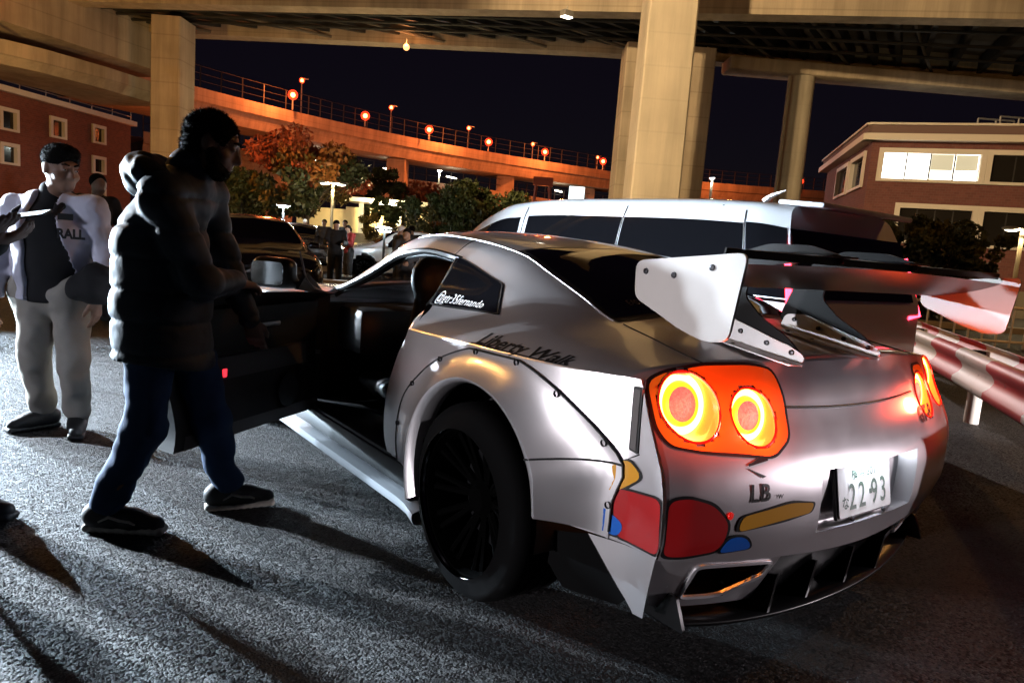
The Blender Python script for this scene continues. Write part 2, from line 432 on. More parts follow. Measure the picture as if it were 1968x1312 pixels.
for sg in (-1, 1):
    def q(o, k):
        c = [(1.62, 2.04), (1.10, 2.04), (1.24, 2.93), (1.66, 2.98)]
        cx = sum(a for a, b in c)/4; cy = sum(b for a, b in c)/4
        pol = rnd_poly([(cx+(a-cx)*k, cy+(b-cy)*k) for a, b in c], .05, 4); V, Fc = flat_poly(pol, .04)
        return MB().add([up_off(v[0], v[1], sg, o) for v in V], Fc)
    q(.004, 1.06).build('window_trim', 'chrome', car); q(.006, 1.035).build('window_seal', 'seal', car); q(.008, .98).build('quarter_window', 'tint', car)
# roof seam + drip rail lines
for sg in (-1, 1): m = MB(); m.tube([up_off(y, 4.0, sg, .001) for y in lin(.72, 2.16, 30)], .0028, 6); m.build('drip_rail', 'silver', car)
m = MB(); m.tube([up_off(1.70-.05*t, 3.02+.98*t, -1, .0) for t in lin(0, 1, 8)], .0025, 5); m.build('panel_gap', 'seal', car)
# ---- sides below the shoulder crease
_CT = np.array([up_pt(y, 0) for y in lin(.2, 4.64, 90)]); _CT = _CT[np.argsort(_CT[:, 1])]
def zcr(y): return float(np.interp(y, _CT[:, 1], _CT[:, 2]))
def xcr(y): return float(np.interp(y, _CT[:, 1], _CT[:, 0]))
def Sx(y, z):
    zc = zcr(y); t = (zc-z)/.6
    return xcr(y)+.012*math.sin(min(t, 1)*math.pi)-.03*max(t, 0)**2
YD = ([.20, .30, .40, .50, .63, .78, .91, .99], [1.61, 1.66, 1.69, 1.68, 1.64, 1.57, 1.50, 1.62])
def yd(z): return float(pch(*YD, z))
AY, AZ, AR = .915, .42, .372          # wheel arch
FAY = 3.70
def ycor(z): return Rr(.86, z)
def side_fn(sg):
    def fn(u, v):
        z0 = .44-.24*sst((u-.35)/.3)
        zc = .92; z = lerp(z0, 1, v)
        y = 0
        for _ in range(3):
            zz = min(z if v < 1 else 9, zc); y = lerp(ycor(zz), yd(zz), u); zc = zcr(y); z = lerp(z0, zc, v); 
        return (sg*Sx(y, z), y, z)
    return fn
for sg in (-1, 1):
    m = MB(); fn = side_fn(sg)
    def sk(u, v):
        p = fn(u, v); return math.hypot(p[1]-AY, p[2]-AZ) < .45 or (abs(p[1]-AY) < .40 and p[2] < AZ)
    m.grid(fn, lin(0, 1, 56), lin(0, 1, 34), sk); m.build('quarter_panel', 'silver', car, weld=.001)
# left door jamb, dark
m = MB()
zs = lin(.20, .99, 14)
m.grid(lambda z, t: (-(Sx(yd(z), min(z, .9))-.006 if z < .9 else lerp(.945, .80, (z-.9)/.09))+.15*t, yd(z)-.012*(t > 0)-.02*t, z), zs, lin(0, 1, 3))
m.build('door_jamb', 'blackplastic', car)
# ---- bolt-on flares
SEAM_T = [-25, 0, 24, 46, 70, 92, 115, 134, 146, 154, 162, 172]
SEAM_R = [.60, .60, .59, .55, .535, .555, .60, .655, .70, .73, .66, .62]
def flare(cy, sg, front=False):
    m = MB()
    def ap(th):
        r = AR; y = cy-.05*(0 if front else 1)+0*th; a = R_(th)
        return (AY if not front else cy)+r*math.cos(a), AZ+r*math.sin(a)
    def sp(th):
        R = float(pch(SEAM_T, SEAM_R, th)); a = R_(th)
        if front: R = float(pch(SEAM_T, SEAM_R, 145-th)) if th < 150 else .58
        y, z = cy+R*math.cos(a), .355+R*math.sin(a); return y, min(z, zcr(min(max(y, .2), 4.6))-.006)
    def fn(th, t):
        a, b = ap(th), sp(th); lip = .16
        tt = max((t-lip)/(1-lip), 0)
        y, z = lerp(a[0], b[0], t), lerp(a[1], b[1], t)
        xs = Sx(min(max(b[0], .2), 4.6), b[1])+.007; xo = 1.028
        if t < lip: x = xo-.02*(1-t/lip)**2
        else: x = xs+(xo-xs)*(1-tt)**1.9*(1+.25*tt)
        return (sg*x, y, z)
    T = lin(-22, 172, 64)
    ts = [0, .03, .07, .12, .16, .2, .26, .34, .44, .55, .66, .78, .9, 1.0]
    m.grid(fn, T, ts)
    # return edge at the seam and at the arch lip
    m.grid(lambda th, t: (lambda p: (p[0]-sg*.03*t, p[1], p[2]))(fn(th, 1.0)), T, [0, 1])
    m.grid(lambda th, t: (lambda p: (p[0]-sg*.06*t, p[1], p[2]))(fn(th, 0.0)), T, [0, 1])
    fl = m.build('fender_flare', 'silver', car, weld=.0008, ang=45)
    # dark seam line and bolts
    s = MB(); s.tube([(lambda p: (p[0]+sg*.001, p[1], p[2]))(fn(th, 1.0)) for th in lin(-20, 170, 70)], .0035, 5); s.build('flare_seam', 'seal', fl)
    for th in (14, 37, 62, 88, 112, 131, 148, 163):
        p = fn(th, .955); bm_ = MB(); bm_.lathe([(0, .004), (.008, .004), (.0105, .002), (.0105, -.006)], 'x', 10, (p[0]+(sg*.003), p[1], p[2])); bm_.build('bolt', 'bolt', fl)
    return fl, fn
fl_l, flfn = flare(.965, -1); flare(.965, 1); flare(FAY, -1, True); flare(FAY, 1, True)
# horizontal split between flare and bumper corner
m = MB(); m.tube([(lambda p: (p[0]-.0015, p[1], p[2]))(flfn(lerp(147, 154, t), t)) for t in lin(.05, 1, 14)], .0035, 5); m.build('panel_gap', 'seal', car)
# front fenders + nose (mostly hidden behind the door)
for sg in (-1, 1):
    m = MB()
    def fn(u, v):
        y = lerp(2.76, 4.60, u); zc = zcr(y); z = lerp(.22, zc, v); return (sg*Sx(y, z)*(1 if y < 4.2 else 1), y, z)
    def sk(u, v):
        p = fn(u, v); return math.hypot(p[1]-FAY, p[2]-AZ) < .45 or (abs(p[1]-FAY) < .4 and p[2] < AZ)
    m.grid(fn, lin(0, 1, 40), lin(0, 1, 22), sk); m.build('front_fender', 'silver', car)
    m = MB(); m.prism(rnd_poly([(3.98, .70), (4.42, .60), (4.40, .68), (4.05, .79)], .03), .05, lambda u, v, w_: (sg*(Sx(u, v)-.01+w_*.7), u, v)); m.build('headlamp', 'head_glass', car)
m = MB(); m.grid(lambda u, v: (lerp(-.74, .74, u), 4.62+.07*(1-(2*u-1)**2)*math.sin(v*math.pi*.8), lerp(.16, .71, v)), lin(0, 1, 16), lin(0, 1, 8)); m.build('front_bumper', 'silver', car)
m = MB(); m.box((0, 4.69, .42), (.9, .05, .22), bev=.02); m.build('grille', 'blackplastic', car)
# right door shut lines
for y0 in (1.64, 2.74):
    m = MB(); m.tube([(Sx(y0, z)+.001, (yd(z) if y0 < 2 else y0), z) for z in lin(.24, .89, 12)], .003, 5); m.build('door_gap', 'seal', car)
m = MB(); m.grid(lambda y, v: (Sx(y, lerp(.22, zcr(y), v)), y, lerp(.22, zcr(y), v)), lin(1.50, 2.78, 12), lin(0, 1, 10)); m.build('door', 'silver', car)
# ---- side skirts
for sg in (-1, 1):
    m = MB()
    prof = [(.88, .222), (.955, .219), (.985, .209), (.985, .187), (.975, .165), (.90, .15)]
    def pt(y, i):
        x, z = prof[i]; d = sst((1.42-y)/.14); return (sg*(x+.012*d), y, z-.02*d)
    m.grid(lambda y, i: pt(y, int(i)), lin(1.30, 3.25, 24), list(range(6))); m.build('side_skirt', 'car_pearl', car, ang=30)
m = MB(); m.box((-.80, 2.18, .315), (.26, 1.12, .05), bev=.015); m.box((-.905, 2.25, .276), (.08, 1.9, .102), bev=.02); m.build('door_sill', 'blackplastic', car)
# ---- rear fascia with plate recess
def xcorner(z): return .852+.016*(z-.44)/.49
def fas(u, v):
    zt = .976-.048*(abs(u))**3
    z = lerp(.385+.055*abs(u)**1.5, zt, v); x = u*xcorner(z); 
    if v >= 1: z = lerp(.976, .928, abs(u)**3)
    return (x, Rr(x, z), z)
RX, RZ0, RZ1 = .325, .472, .668
def fas2(u, z):
    if z > .95: z = lerp(.976, .930, min(abs(u), 1)**3)
    if z < .40: z = .385+.055*abs(u)**1.5
    x = u*xcorner(z)
    if RZ0-.03 < z < RZ1+.03: x *= 1+.10*(z-.57)*(1 if abs(u) < .4 else max(0, 1-(abs(u)-.4)/.3))
    return (x, Rr(x, z), z)
from mathutils.geometry import delaunay_2d_cdt
LAMPS = [(sg_*x, z, r) for x, z, r in ((.742, .858, .093), (.533, .826, .080)) for sg_ in (-1, 1)]
def circ(c, r, n=48): return [(c[0]+r*math.cos(2*math.pi*k/n), c[1]+r*math.sin(2*math.pi*k/n)) for k in range(n)]
def cdt_sheet(outer, holes, step, inside):
    """plane sheet with clean holes; returns 2-D verts and triangles"""
    pts = []; ed = []
    for lp in [outer]+holes:
        o = len(pts); pts += [Vector(p) for p in lp]; ed += [(o+i, o+(i+1) % len(lp)) for i in range(len(lp))]
    xs = [p[0] for p in outer]; zs = [p[1] for p in outer]; bd = np.array([tuple(p) for p in pts])
    for x in np.arange(min(xs), max(xs), step):
        for z in np.arange(min(zs), max(zs), step):
            if inside(x, z) and np.min(np.hypot(bd[:, 0]-x, bd[:, 1]-z)) > step*.55: pts.append(Vector((x+.0003*math.sin(z*77), z)))
    V, E_, F_, *_ = delaunay_2d_cdt(pts, ed, [], 0, 1e-6)
    out = []
    for f in F_:
        cx = sum(V[i].x for i in f)/3; cz = sum(V[i].y for i in f)/3
        if inside(cx, cz): out.append(tuple(f))
    return V, out
ztop = lambda x: lerp(.976, .927, min(abs(x)/.865, 1)**3); zbot = lambda x: .385+.055*(min(abs(x)/.85, 1))**1.5
nb = 40; outer = [(x, zbot(x)) for x in lin(-xcorner(.44), xcorner(.44), nb)]+[(xcorner(z), z) for z in lin(.44, .927, 16)][1:]+[(x, ztop(x)) for x in lin(xcorner(.927), -xcorner(.927), nb)][1:]+[(-xcorner(z), z) for z in lin(.927, .44, 16)][1:-1]
rec_loop = [fas2(u, RZ0)[::2] for u in lin(-.355, .355, 16)]+[fas2(.355, z)[::2] for z in lin(RZ0, RZ1, 8)][1:]+[fas2(u, RZ1)[::2] for u in lin(.355, -.355, 16)][1:]+[fas2(-.355, z)[::2] for z in lin(RZ1, RZ0, 8)][1:-1]
rxa = lambda z: fas2(.355, z)[0]
def ins(x, z):
    if abs(x) > xcorner(z)+1e-4 or z > ztop(x)+1e-4 or z < zbot(x)-1e-4: return False
    if RZ0 < z < RZ1 and abs(x) < rxa(z): return False
    return all(math.hypot(x-c[0], z-c[1]) > c[2]-.0004 for c in LAMPS)
V, Fc = cdt_sheet(outer, [rec_loop]+[circ(c, c[2]) for c in LAMPS], .034, ins)
fasc = MB().add([(v.x, Rr(v.x, v.y), v.y) for v in V], Fc).build('rear_bumper', 'silver', car, ang=35)
# recess tub
m = MB()
cl = lambda u, z, dep: (lambda p: (p[0]*(1-.05*dep/.06), p[1]+dep, p[2]))(fas2(u, z))
m.grid(lambda z, t: cl(-.355, z, .058*t), lin(RZ0, RZ1, 8), [0, .5, 1]); m.grid(lambda z, t: cl(.355, z, .058*t), lin(RZ0, RZ1, 8), [0, .5, 1])
m.grid(lambda u, t: cl(u, RZ0, .058*t), lin(-.355, .355, 16), [0, .5, 1]); m.grid(lambda u, t: cl(u, RZ1, .058*t), lin(-.355, .355, 16), [0, .5, 1])
m.grid(lambda u, z: cl(u, z, .058), lin(-.355, .355, 16), lin(RZ0, RZ1, 8)); m.build('plate_recess', 'silver', car, weld=.001, ang=35)
m = MB()
def edge(u, z, o=0): p = fas2(u, z); return (p[0], p[1]-.0005, p[2])
# number plate
PZ, PT = .488, R_(11.3)
def pfr(u, v, w_): return Vector((u, .042+v*math.sin(PT)+w_*math.cos(PT), PZ+v*math.cos(PT)-w_*math.sin(PT)))
npl = MB().prism(rnd_poly([(-.165, 0), (.165, 0), (.165, .165), (-.165, .165)], .012), .003, pfr).build('number_plate', 'plate_white', car)
m = MB(); m.prism(rnd_poly([(-.172, -.006), (.170, -.006), (.168, .160), (-.172, .160)], .012), .012, lambda u, v, w_: pfr(u, v, w_+.010)); m.build('plate_holder', 'blackplastic', car)
for u in (-.10, .10): MB().lathe([(0, -.006), (.008, -.005), (.008, .003)], 'y', 10, pfr(u, -.006, -.006)).build('plate_screw', 'bolt', npl)
def plate_text(body, size, u0, v0, sx=1., bold=0., name='plate_digits'):
    V, Fc = text_mesh(body, size, bold=bold); g = MB().add([pfr(u0+p[0]*sx, v0+p[1], -.0028) for p in V], Fc); return g.build(name, 'plate_green', npl, smooth=False)
for ch, u in (('2', -.085), ('2', -.025), ('9', .055), ('3', .112)): plate_text(ch, .118, u-.022, .022, .78, .0010)
g = MB().prism(rnd_poly([(.024, .056), (.040, .056), (.040, .072), (.024, .072)], .003), .001, lambda u, v, w_: pfr(u, v, -.0025+w_)); g.build('plate_hyphen', 'plate_green', npl)
plate_text('\u306a', .045, -.150, .03, 1., .0005)
plate_text('\u6a2a\u6d5c 301', .040, -.085, .118, 1.05, .0005, 'plate_heading')
# plate lamp (lit)
m = MB(); m.box((-.02, .055, RZ1-.004), (.10, .025, .006), bev=.002); m.box((.12, .055, RZ1-.004), (.06, .025, .006), bev=.002); pl = m.build('plate_lamp', 'lamp_white', car)
pl.data.materials[0] = mat('plate_led', (1, 1, 1), .3, emit=(.82, .9, 1.), es=85.)
# ---- tail lamps
def tail_lamp(x, z, r):
    """lens disc flush with the body at its upper outer edge, sunk in a tube at the lower inner edge"""
    sg = 1 if x > 0 else -1; A_, B_ = .14, .20; N = 48; an = [2*math.pi*k/N for k in range(N+1)]
    y0 = max(Rr(x+r*math.cos(a), z+r*math.sin(a))-A_*sg*r*math.cos(a)-B_*r*math.sin(a) for a in an)+.004
    disc = lambda rad, a, d: (x+rad*math.cos(a), y0+A_*sg*rad*math.cos(a)+B_*rad*math.sin(a)+d, z+rad*math.sin(a))
    rim = lambda k, a, d: (x+r*k*math.cos(a), Rr(x+r*k*math.cos(a), z+r*k*math.sin(a))+d, z+r*k*math.sin(a))
    g = MB(); g.grid(lambda a, t: tuple(lerp(np.array(rim(1.0, a, 0)), np.array(disc(r*.93, a, .001)), t)), an, lin(0, 1, 4)); lp = g.build('tail_lamp', 'lamp_tube', car, weld=.0002)
    g = MB(); g.tube([rim(1.0, a, -.001) for a in an[:-1]], .0042, 6, closed=True); g.build('bezel', 'lamp_rim', lp)
    def ring(prof, nm, mt): g = MB(); g.grid(lambda a, i: disc(prof[int(i)][0], a, prof[int(i)][1]), an, list(range(len(prof)))); g.build(nm, mt, lp, weld=.0002)
    ring([(r*.93, .001), (r*.86, -.002), (r*.70, .003)], 'light_ring', 'lamp_ring'); ring([(r*.70, .002), (r*.66, -.005), (r*.53, -.006)], 'inner_ring', 'lamp_mid'); ring([(r*.53, -.006), (r*.3, -.011), (.0002, -.013)], 'core_lens', 'lamp_core')
for c in LAMPS:
    tail_lamp(*c); ll = bpy.data.lights.new('tail_light', 'POINT'); ll.energy = 3.; ll.color = (1, .08, .035); ll.shadow_soft_size = .03
    lo_ = bpy.data.objects.new('tail_light', ll); COL.objects.link(lo_); lo_.location = (c[0], Rr(c[0], c[1])-.07, c[1])
# trunk gap line and emblem
m = MB(); m.tube([(lambda p: (p[0], p[1]-.001, p[2]))(fas2(u, .838+.012*(u/.5)**2)) for u in lin(-.46, .46, 30)], .0045, 6); m.build('trunk_gap', 'seal', car)
def on_fas(V, x0, z0, o=.003, sx=1., sz=1., sh=0.): return [(lambda x, z: (x, Rr(x, z)-o, z))(x0+p[0]*sx, z0+p[1]*sz+sh*p[0]) for p in V]
V, Fc = text_mesh('GT-R', .07, shear=.25, bold=.003); MB().add(on_fas(V, .40, .745), Fc).build('emblem', 'ink_black', car, smooth=False)
V, Fc = text_mesh('LB', .072, bold=.001); lbz = MB().add(on_fas(V, -.60, .60), Fc).build('sticker', 'ink_black', car, smooth=False)
V, Fc = text_mesh('\u00b7w', .03); MB().add(on_fas(V, -.505, .602), Fc).build('sticker', 'ink_black', car, smooth=False)
V = [(0, 0, 0), (.075, .012, 0), (.075, .030, 0), (.0, .006, 0), (0, -.006, 0), (.06, -.03, 0), (.045, -.034, 0), (-.008, -.004, 0)]
MB().add(on_fas(V, -.60, .70), [(0, 1, 2, 3), (4, 5, 6, 7)]).build('sticker', 'ink_black', car, smooth=False)
for sg in (-1, 1): m = MB(); m.tube([up_off(y, lerp(3.55, 4.05, (y-.21)/.47), sg, .0005) for y in lin(.21, .68, 12)], .0028, 5); m.build('trunk_gap', 'seal', car)
# parking sensor
MB().lathe([(0, -.004), (.011, -.003), (.012, .004)], 'y', 12, (-.66, Rr(-.66, .60), .565)).build('parking_sensor', 'lamp_rim', car)
# ---- colour-block vinyl (plain abstract graphic)
def vinyl(poly, m_, o, rear=True, outline=.010):
    cx = sum(p[0] for p in poly)/len(poly); cz = sum(p[1] for p in poly)/len(poly)
    def grow(p):
        d = Vector((p[0]-cx, p[1]-cz)); d = d.normalized()*outline if d.length > 1e-6 else d; return (p[0]+d.x, p[1]+d.y)
    for pol, mt, oo in (([grow(p) for p in poly], 'ink_black', o-.0012), (poly, m_, o)):
        V, Fc = flat_poly(rnd_poly(pol, .03, 4), .012)
        if rear: Fc = [f for f in Fc if all(math.hypot(sum(V[i][0] for i in f)/len(f)-c[0], sum(V[i][1] for i in f)/len(f)-c[1]) > c[2]+.004 for c in LAMPS)]
        if rear: W = [(max(v[0], -xcorner(v[1])+.001), Rr(max(v[0], -xcorner(v[1])+.001), v[1])-oo, v[1]) for v in V]
        else: W = [(-(Sx(max(v[0], ycor(v[1])+.002), v[1])+oo), max(v[0], ycor(v[1])+.002), v[1]) for v in V]
        MB().add(W, Fc).build('vinyl_graphic', mt, car)
vinyl([(-.855, .920), (-.79, .950), (-.66, .966), (-.50, .968), (-.41, .955), (-.40, .86), (-.42, .765), (-.50, .72), (-.62, .735), (-.74, .745), (-.83, .76), (-.853, .80)], 'decal_orange', .003)
vinyl([(-.853, .615), (-.80, .625), (-.72, .60), (-.66, .54), (-.68, .46), (-.78, .452), (-.848, .452)], 'decal_red', .0032)
vinyl([(-.62, .56), (-.44, .585), (-.34, .575), (-.35, .545), (-.46, .535), (-.63, .515)], 'decal_amber', .0045)
vinyl([(-.66, .50), (-.60, .50), (-.56, .455), (-.68, .452)], 'decal_blue', .0046)
vinyl([(.50, .93), (.62, .93), (.62, .80), (.53, .76), (.47, .85)], 'decal_amber', .003)
vinyl([(.17, .62), (.34, .60), (.33, .455), (.17, .455)], 'decal_red', .003, False)
vinyl([(.24, .66), (.30, .70), (.38, .64), (.45, .66), (.46, .62), (.34, .585)], 'decal_amber', .004, False)
vinyl([(.30, .50), (.38, .54), (.44, .50), (.40, .462), (.32, .455)], 'decal_blue', .004, False)
# ---- side marker / reflector slot by the rear corner
m = MB(); m.prism(rnd_poly([(.265, .72), (.297, .725), (.307, .905), (.275, .905)], .004), .008, lambda u, v, w_: (-(Sx(u, v)+.002+w_), u, v)); rf = m.build('side_marker', 'seal', car)
m = MB(); m.prism(rnd_poly([(.271, .728), (.292, .731), (.301, .898), (.280, .898)], .003), .006, lambda u, v, w_: (-(Sx(u, v)+.006+w_), u, v)); m.build('marker_lens', 'leather_grey', rf)
m = MB(); m.tube([(-(Sx(.272, z)+.001), .262+.010*(z-.72)/.2, z) for z in lin(.905, .93, 3)], .002, 5); m.tube([(-(Sx(.272, z)+.001), .262+.05*(.72-z)/.03, z) for z in lin(.69, .72, 4)], .002, 5); m.build('panel_gap', 'seal', car)
# ---- lower valance, vents, diffuser
def low(u, v):      # under the bumper seam, u across, v down
    z0 = .383+.055*abs(u)**1.5; z1 = .20+.05*abs(u)**2; z = lerp(z0, z1, v)
    x = u*(xcorner(.44)-.02*v-.06*v*v*(abs(u) > .9)); return (x, Rr(x, z)+.012+.05*v, z)
for sg in (-1, 1):
    m = MB()
    def vent(u, v): return .49 < abs(u) < .83 and .12 < v < .80-(.5*max(0, (.62-abs(u))/.13))
    m.grid(lambda u, v: low(sg*u, v), lin(.46, 1, 27), lin(0, 1, 12), vent); lv = m.build('lower_valance', 'silver', car, ang=35)
    m = MB(); m.grid(lambda u, v: (lambda p: (p[0], p[1]+.11, p[2]))(low(sg*u, v)), lin(.47, .86, 8), lin(.05, .9, 4)); m.build('vent_back', 'blackplastic', lv)
    m = MB(); oc = [(.49, .12), (.83, .12), (.83, .80), (.66, .80), (.49, .42)]
    m.tube([(lambda p: (p[0], p[1]-.001, p[2]))(low(sg*a, b)) for a, b in rnd_poly(oc, .06, 4)], .008, 6, closed=True); m.build('vent_frame', 'silver', lv)
    # side of the lower corner: silver wedge, then black spat towards the wheel, one continuous skin
    def lowside(poly, nm, mt):
        V, Fc = flat_poly(poly, .03); return MB().add([(sg*(Sx(max(v[0], ycor(.44)), .44)-.003-.10*(.44-v[1])-.25*max(0, .44-v[1])**2), v[0]+.0, v[1]) for v in V], Fc).build(nm, mt, car)
    yc_ = ycor(.44); lowside([(yc_+.004, .441), (.42, .432), (.33, .30), (.275, .228), (yc_+.055, .232)], 'corner_wedge', 'silver')
    lowside([(.422, .432), (.545, .40), (.575, .28), (.52, .215), (.33, .232), (.300, .262), (.333, .298)], 'spat', 'rubber')
m = MB(); m.grid(lambda u, v: (lambda p: (p[0], p[1]+.03, p[2]))(low(u, v)), lin(-.47, .47, 14), lin(0, 1.25, 6)); m.build('diffuser', 'carbon', car)
for x in (-.34, -.12, .12, .34):
    m = MB(); m.prism([(.12, .31), (.40, .22), (.40, .15), (.14, .16)], .012, lambda u, v, w_: (x+w_, u, v)); m.build('diffuser_fin', 'carbon', car)
m = MB(); m.grid(lambda u, v: (u*.74, Rr(u*.74, .2)+.01+.28*v, .170+.012*v+.04*abs(u)**3), lin(-1, 1, 20), [0, .3, 1]); sp = m.build('rear_splitter', 'carbon', car)
sp.modifiers.new('t', 'SOLIDIFY').thickness = .012
for sg in (-1, 1):
    m = MB(); m.prism(rnd_poly([(.06, .205), (.28, .20), (.28, .24), (.20, .30), (.10, .30)], .01), .012, lambda u, v, w_: (sg*.735+w_, u+.09, v)); m.build('diffuser_endplate', 'carbon', car)
# ---- wheels
def make_wheel():
    t = MB()
    wd, r = .30, .352
    t.lathe([(.262, -.02), (.285, -.004), (.315, .0), (.338, .012), (r-.004, .03), (r, .05), (r, .095), (r-.006, .097), (r-.006, .105), (r, .107), (r, .145), (r-.006, .147), (r-.006, .155), (r, .157), (r, .2), (r-.006, .202), (r-.006, .21), (r, .212), (r, wd-.05), (r-.01, wd-.02), (.32, wd), (.262, wd)], 'x', 56)
    ty = t.mesh('tyre', 'rubber')
    b = MB(); b.lathe([(.272, -.004), (.270, .004), (.258, .010), (.250, .05), (.240, .12), (.240, .26), (.05, .27)], 'x', 56); bar = b.mesh('rim', 'wheelblack')
    s = MB()
    for k in range(10):
        for off in (-.10, .10):
            a = 2*math.pi*k/10
            p0 = (.105, .05*math.cos(a), .05*math.sin(a)); a2 = a+off; p1 = (.075, .15*math.cos(a2), .15*math.sin(a2)); p2 = (.045, .248*math.cos(a2), .248*math.sin(a2))
            s.tube([p0, p1, p2], [.017, .012, .013], 6)
    s.lathe([(0, .06), (.045, .062), (.07, .085), (.07, .12)], 'x', 24)
    sp_ = s.mesh('spokes', 'wheelblack')
    l = MB(); l.lathe([(.274, .002), (.276, -.004), (.272, -.008), (.266, -.005), (.263, .003)], 'x', 64); lip = l.mesh('rim_lip', mat('lip', (.12, .12, .13), .12, metal=1.))
    d = MB(); d.lathe([(.08, .15), (.19, .15), (.19, .18), (.08, .18)], 'x', 32); disc = d.mesh('brake_disc', 'bolt')
    return ty, bar, sp_, lip, disc
WM = make_wheel()
def place_wheel(parent, x, y, z, sg, sc=1., steer=0.):
    M = Matrix.Translation((x, y, z)) @ Matrix.Rotation(steer, 4, 'Z') @ Matrix.Scale(sc, 4) @ (Matrix.Rotation(math.pi, 4, 'Z') if sg > 0 else Matrix.Identity(4))
    wo = ob('wheel', WM[1], parent); wo.matrix_local = M
    for me in (WM[0], WM[2], WM[3], WM[4]): ob(me.name.split('.')[0], me, wo)
    return wo
rebase(car, (0, 2.3, 0))
place_wheel(car, -.985, .975-2.3, .352, -1); place_wheel(car, .985, .975-2.3, .352, 1); place_wheel(car, -.985, 3.70-2.3, .352, -1); place_wheel(car, .985, 3.70-2.3, .352, 1)
car2 = car      # parts below are given in the car's own frame through CO
CO = Matrix.Translation((0, -2.3, 0))
def cpart(mb, name, m_, parent=None, **k):
    o = mb.build(name, m_, parent or car, **k); o.data.transform(CO); return o
# arch liners
for y in (.94, 3.70):
    for sg in (-1, 1):
        m = MB(); m.grid(lambda a, t: (sg*(.99-.42*t), y+.40*math.cos(R_(a)), .40+.39*math.sin(R_(a))), lin(-10, 190, 20), [0, 1])
        m.grid(lambda a, t: (sg*.57, y+.40*t*math.cos(R_(a)), .40+.39*t*math.sin(R_(a))), lin(-10, 190, 20), [0, 1]); cpart(m, 'wheel_arch_liner', 'seal')
# floor pan, firewall
m = MB(); m.box((0, 2.5, .20), (1.56, 3.6, .06)); m.box((0, 1.2, .45), (1.50, .5, .5)); m.box((0, 2.95, .55), (1.56, .06, .6)); m.box((0, .62, .5), (1.3, .5, .62)); cpart(m, 'floor_pan', 'seal')
# ---- wing: blade, end plates, swan-neck mounts
def airfoil(c=.30, th=.045, n=12):
    up_ = []; lo_ = []
    for i in range(n+1):
        t = i/n; yt = 5*th*(.2969*math.sqrt(t)-.126*t-.3516*t*t+.2843*t**3-.1015*t**4); cam_ = -.16*t*(1-t)
        up_.append((t*c, (cam_*c)+yt*c*8*th/.36)); lo_.append((t*c, cam_*c-yt*c*8*th/.36))
    return up_+lo_[::-1][1:-1]
AF = airfoil()
m = MB()
def wing_pt(x, k):
    u, v = AF[int(k) % len(AF)]; an = R_(13+3*math.cos(x/.87*math.pi/2)); yy = .355-u*math.cos(an)-v*math.sin(an)*-1; zz = 1.195+u*math.sin(an)+v*math.cos(an)
    dip = .0
    return (x, yy, zz-.0+dip)
m.grid(wing_pt, lin(-.855, .855, 30), list(range(len(AF)+1))); wing = cpart(m, 'rear_wing', 'carbon', ang=60)
m = MB(); m.box((0, .075, 1.291), (1.70, .006, .022), rot=(R_(12), 0, 0)); cpart(m, 'gurney_flap', 'carbon', wing)
EPO = rnd_poly([(.0, 1.293), (.36, 1.252), (.355, 1.150), (.27, 1.118), (.19, 1.085), (.10, 1.062), (.03, 1.072)], .028, 5)
for sg in (-1, 1):
    m = MB(); m.prism(EPO, .009, lambda u, v, w_: (sg*.862+w_, u-.005, v)); ep = cpart(m, 'end_plate', 'whiteplate', ang=30)
    for u, v in ((.10, 1.250), (.22, 1.222), (.32, 1.225)):
        m = MB(); m.lathe([(0, -.005), (.0075, -.004), (.009, 0), (.009, .005)] if sg < 0 else [(0, .005), (.0075, .004), (.009, 0), (.009, -.005)], 'x', 12, (sg*(.862+.0045), u-.005, v)); cpart(m, 'bolt', 'bolt', ep)
def zdeck(x, y):
    s = float(np.interp(-abs(x), -STA[1][:, 0], np.arange(7.))); return up_pt(y, s)[2]
for x in (-.36, .10):
    # foot plate lying on the lid, folded up into a flange
    a, b = .13, .52
    m = MB(); fp = rnd_poly([(a, -.045), (b, -.040), (b+.03, .0), (b, .02), (a+.02, .02), (a-.02, -.01)], .015)
    m.prism(fp, .004, lambda u, v, w_: (x+v, u, zdeck(x+v, max(u, .21))+.006+w_)); ft = cpart(m, 'wing_foot', 'alu')
    m = MB(); m.prism(rnd_poly([(a, .0), (b, .0), (b-.02, .055), (b-.10, .075), (a+.06, .050), (a, .025)], .018), .005, lambda u, v, w_: (x+.018+w_, u, zdeck(x, max(u, .21))+.008+v)); cpart(m, 'flange', 'alu', ft)
    for u, v in ((.17, .028), (.26, .036), (.36, .042), (.46, .045)):
        m = MB(); m.lathe([(0, -.006), (.0075, -.005), (.0085, 0)], 'x', 10, (x+.013, u, zdeck(x, max(u, .21))+.008+v)); cpart(m, 'bolt', 'bolt', ft)
        m = MB(); m.lathe([(0, .006), (.0075, .005), (.0085, 0)], 'z', 10, (x-.022, u, zdeck(x, max(u, .21))+.008)); cpart(m, 'bolt', 'bolt', ft)
    # swan-neck upright with a lightening hole, built as a ring of quads
    outer = [(.14, 1.0), (.50, 1.03), (.53, 1.08), (.50, 1.16), (.46, 1.24), (.40, 1.305), (.30, 1.335), (.16, 1.335), (.06, 1.31), (.05, 1.285), (.16, 1.285), (.28, 1.27), (.36, 1.22), (.37, 1.16), (.30, 1.10), (.20, 1.05)]
    m = MB(); m.prism(rnd_poly(outer, .02, 3), .008, lambda u, v, w_: (x+.030+w_, u, v)); up1 = cpart(m, 'wing_mount', 'carbon')
    m = MB(); m.box((x+.03, .18, 1.306), (.15, .26, .006), bev=.002); cpart(m, 'top_bracket', 'carbon', up1)
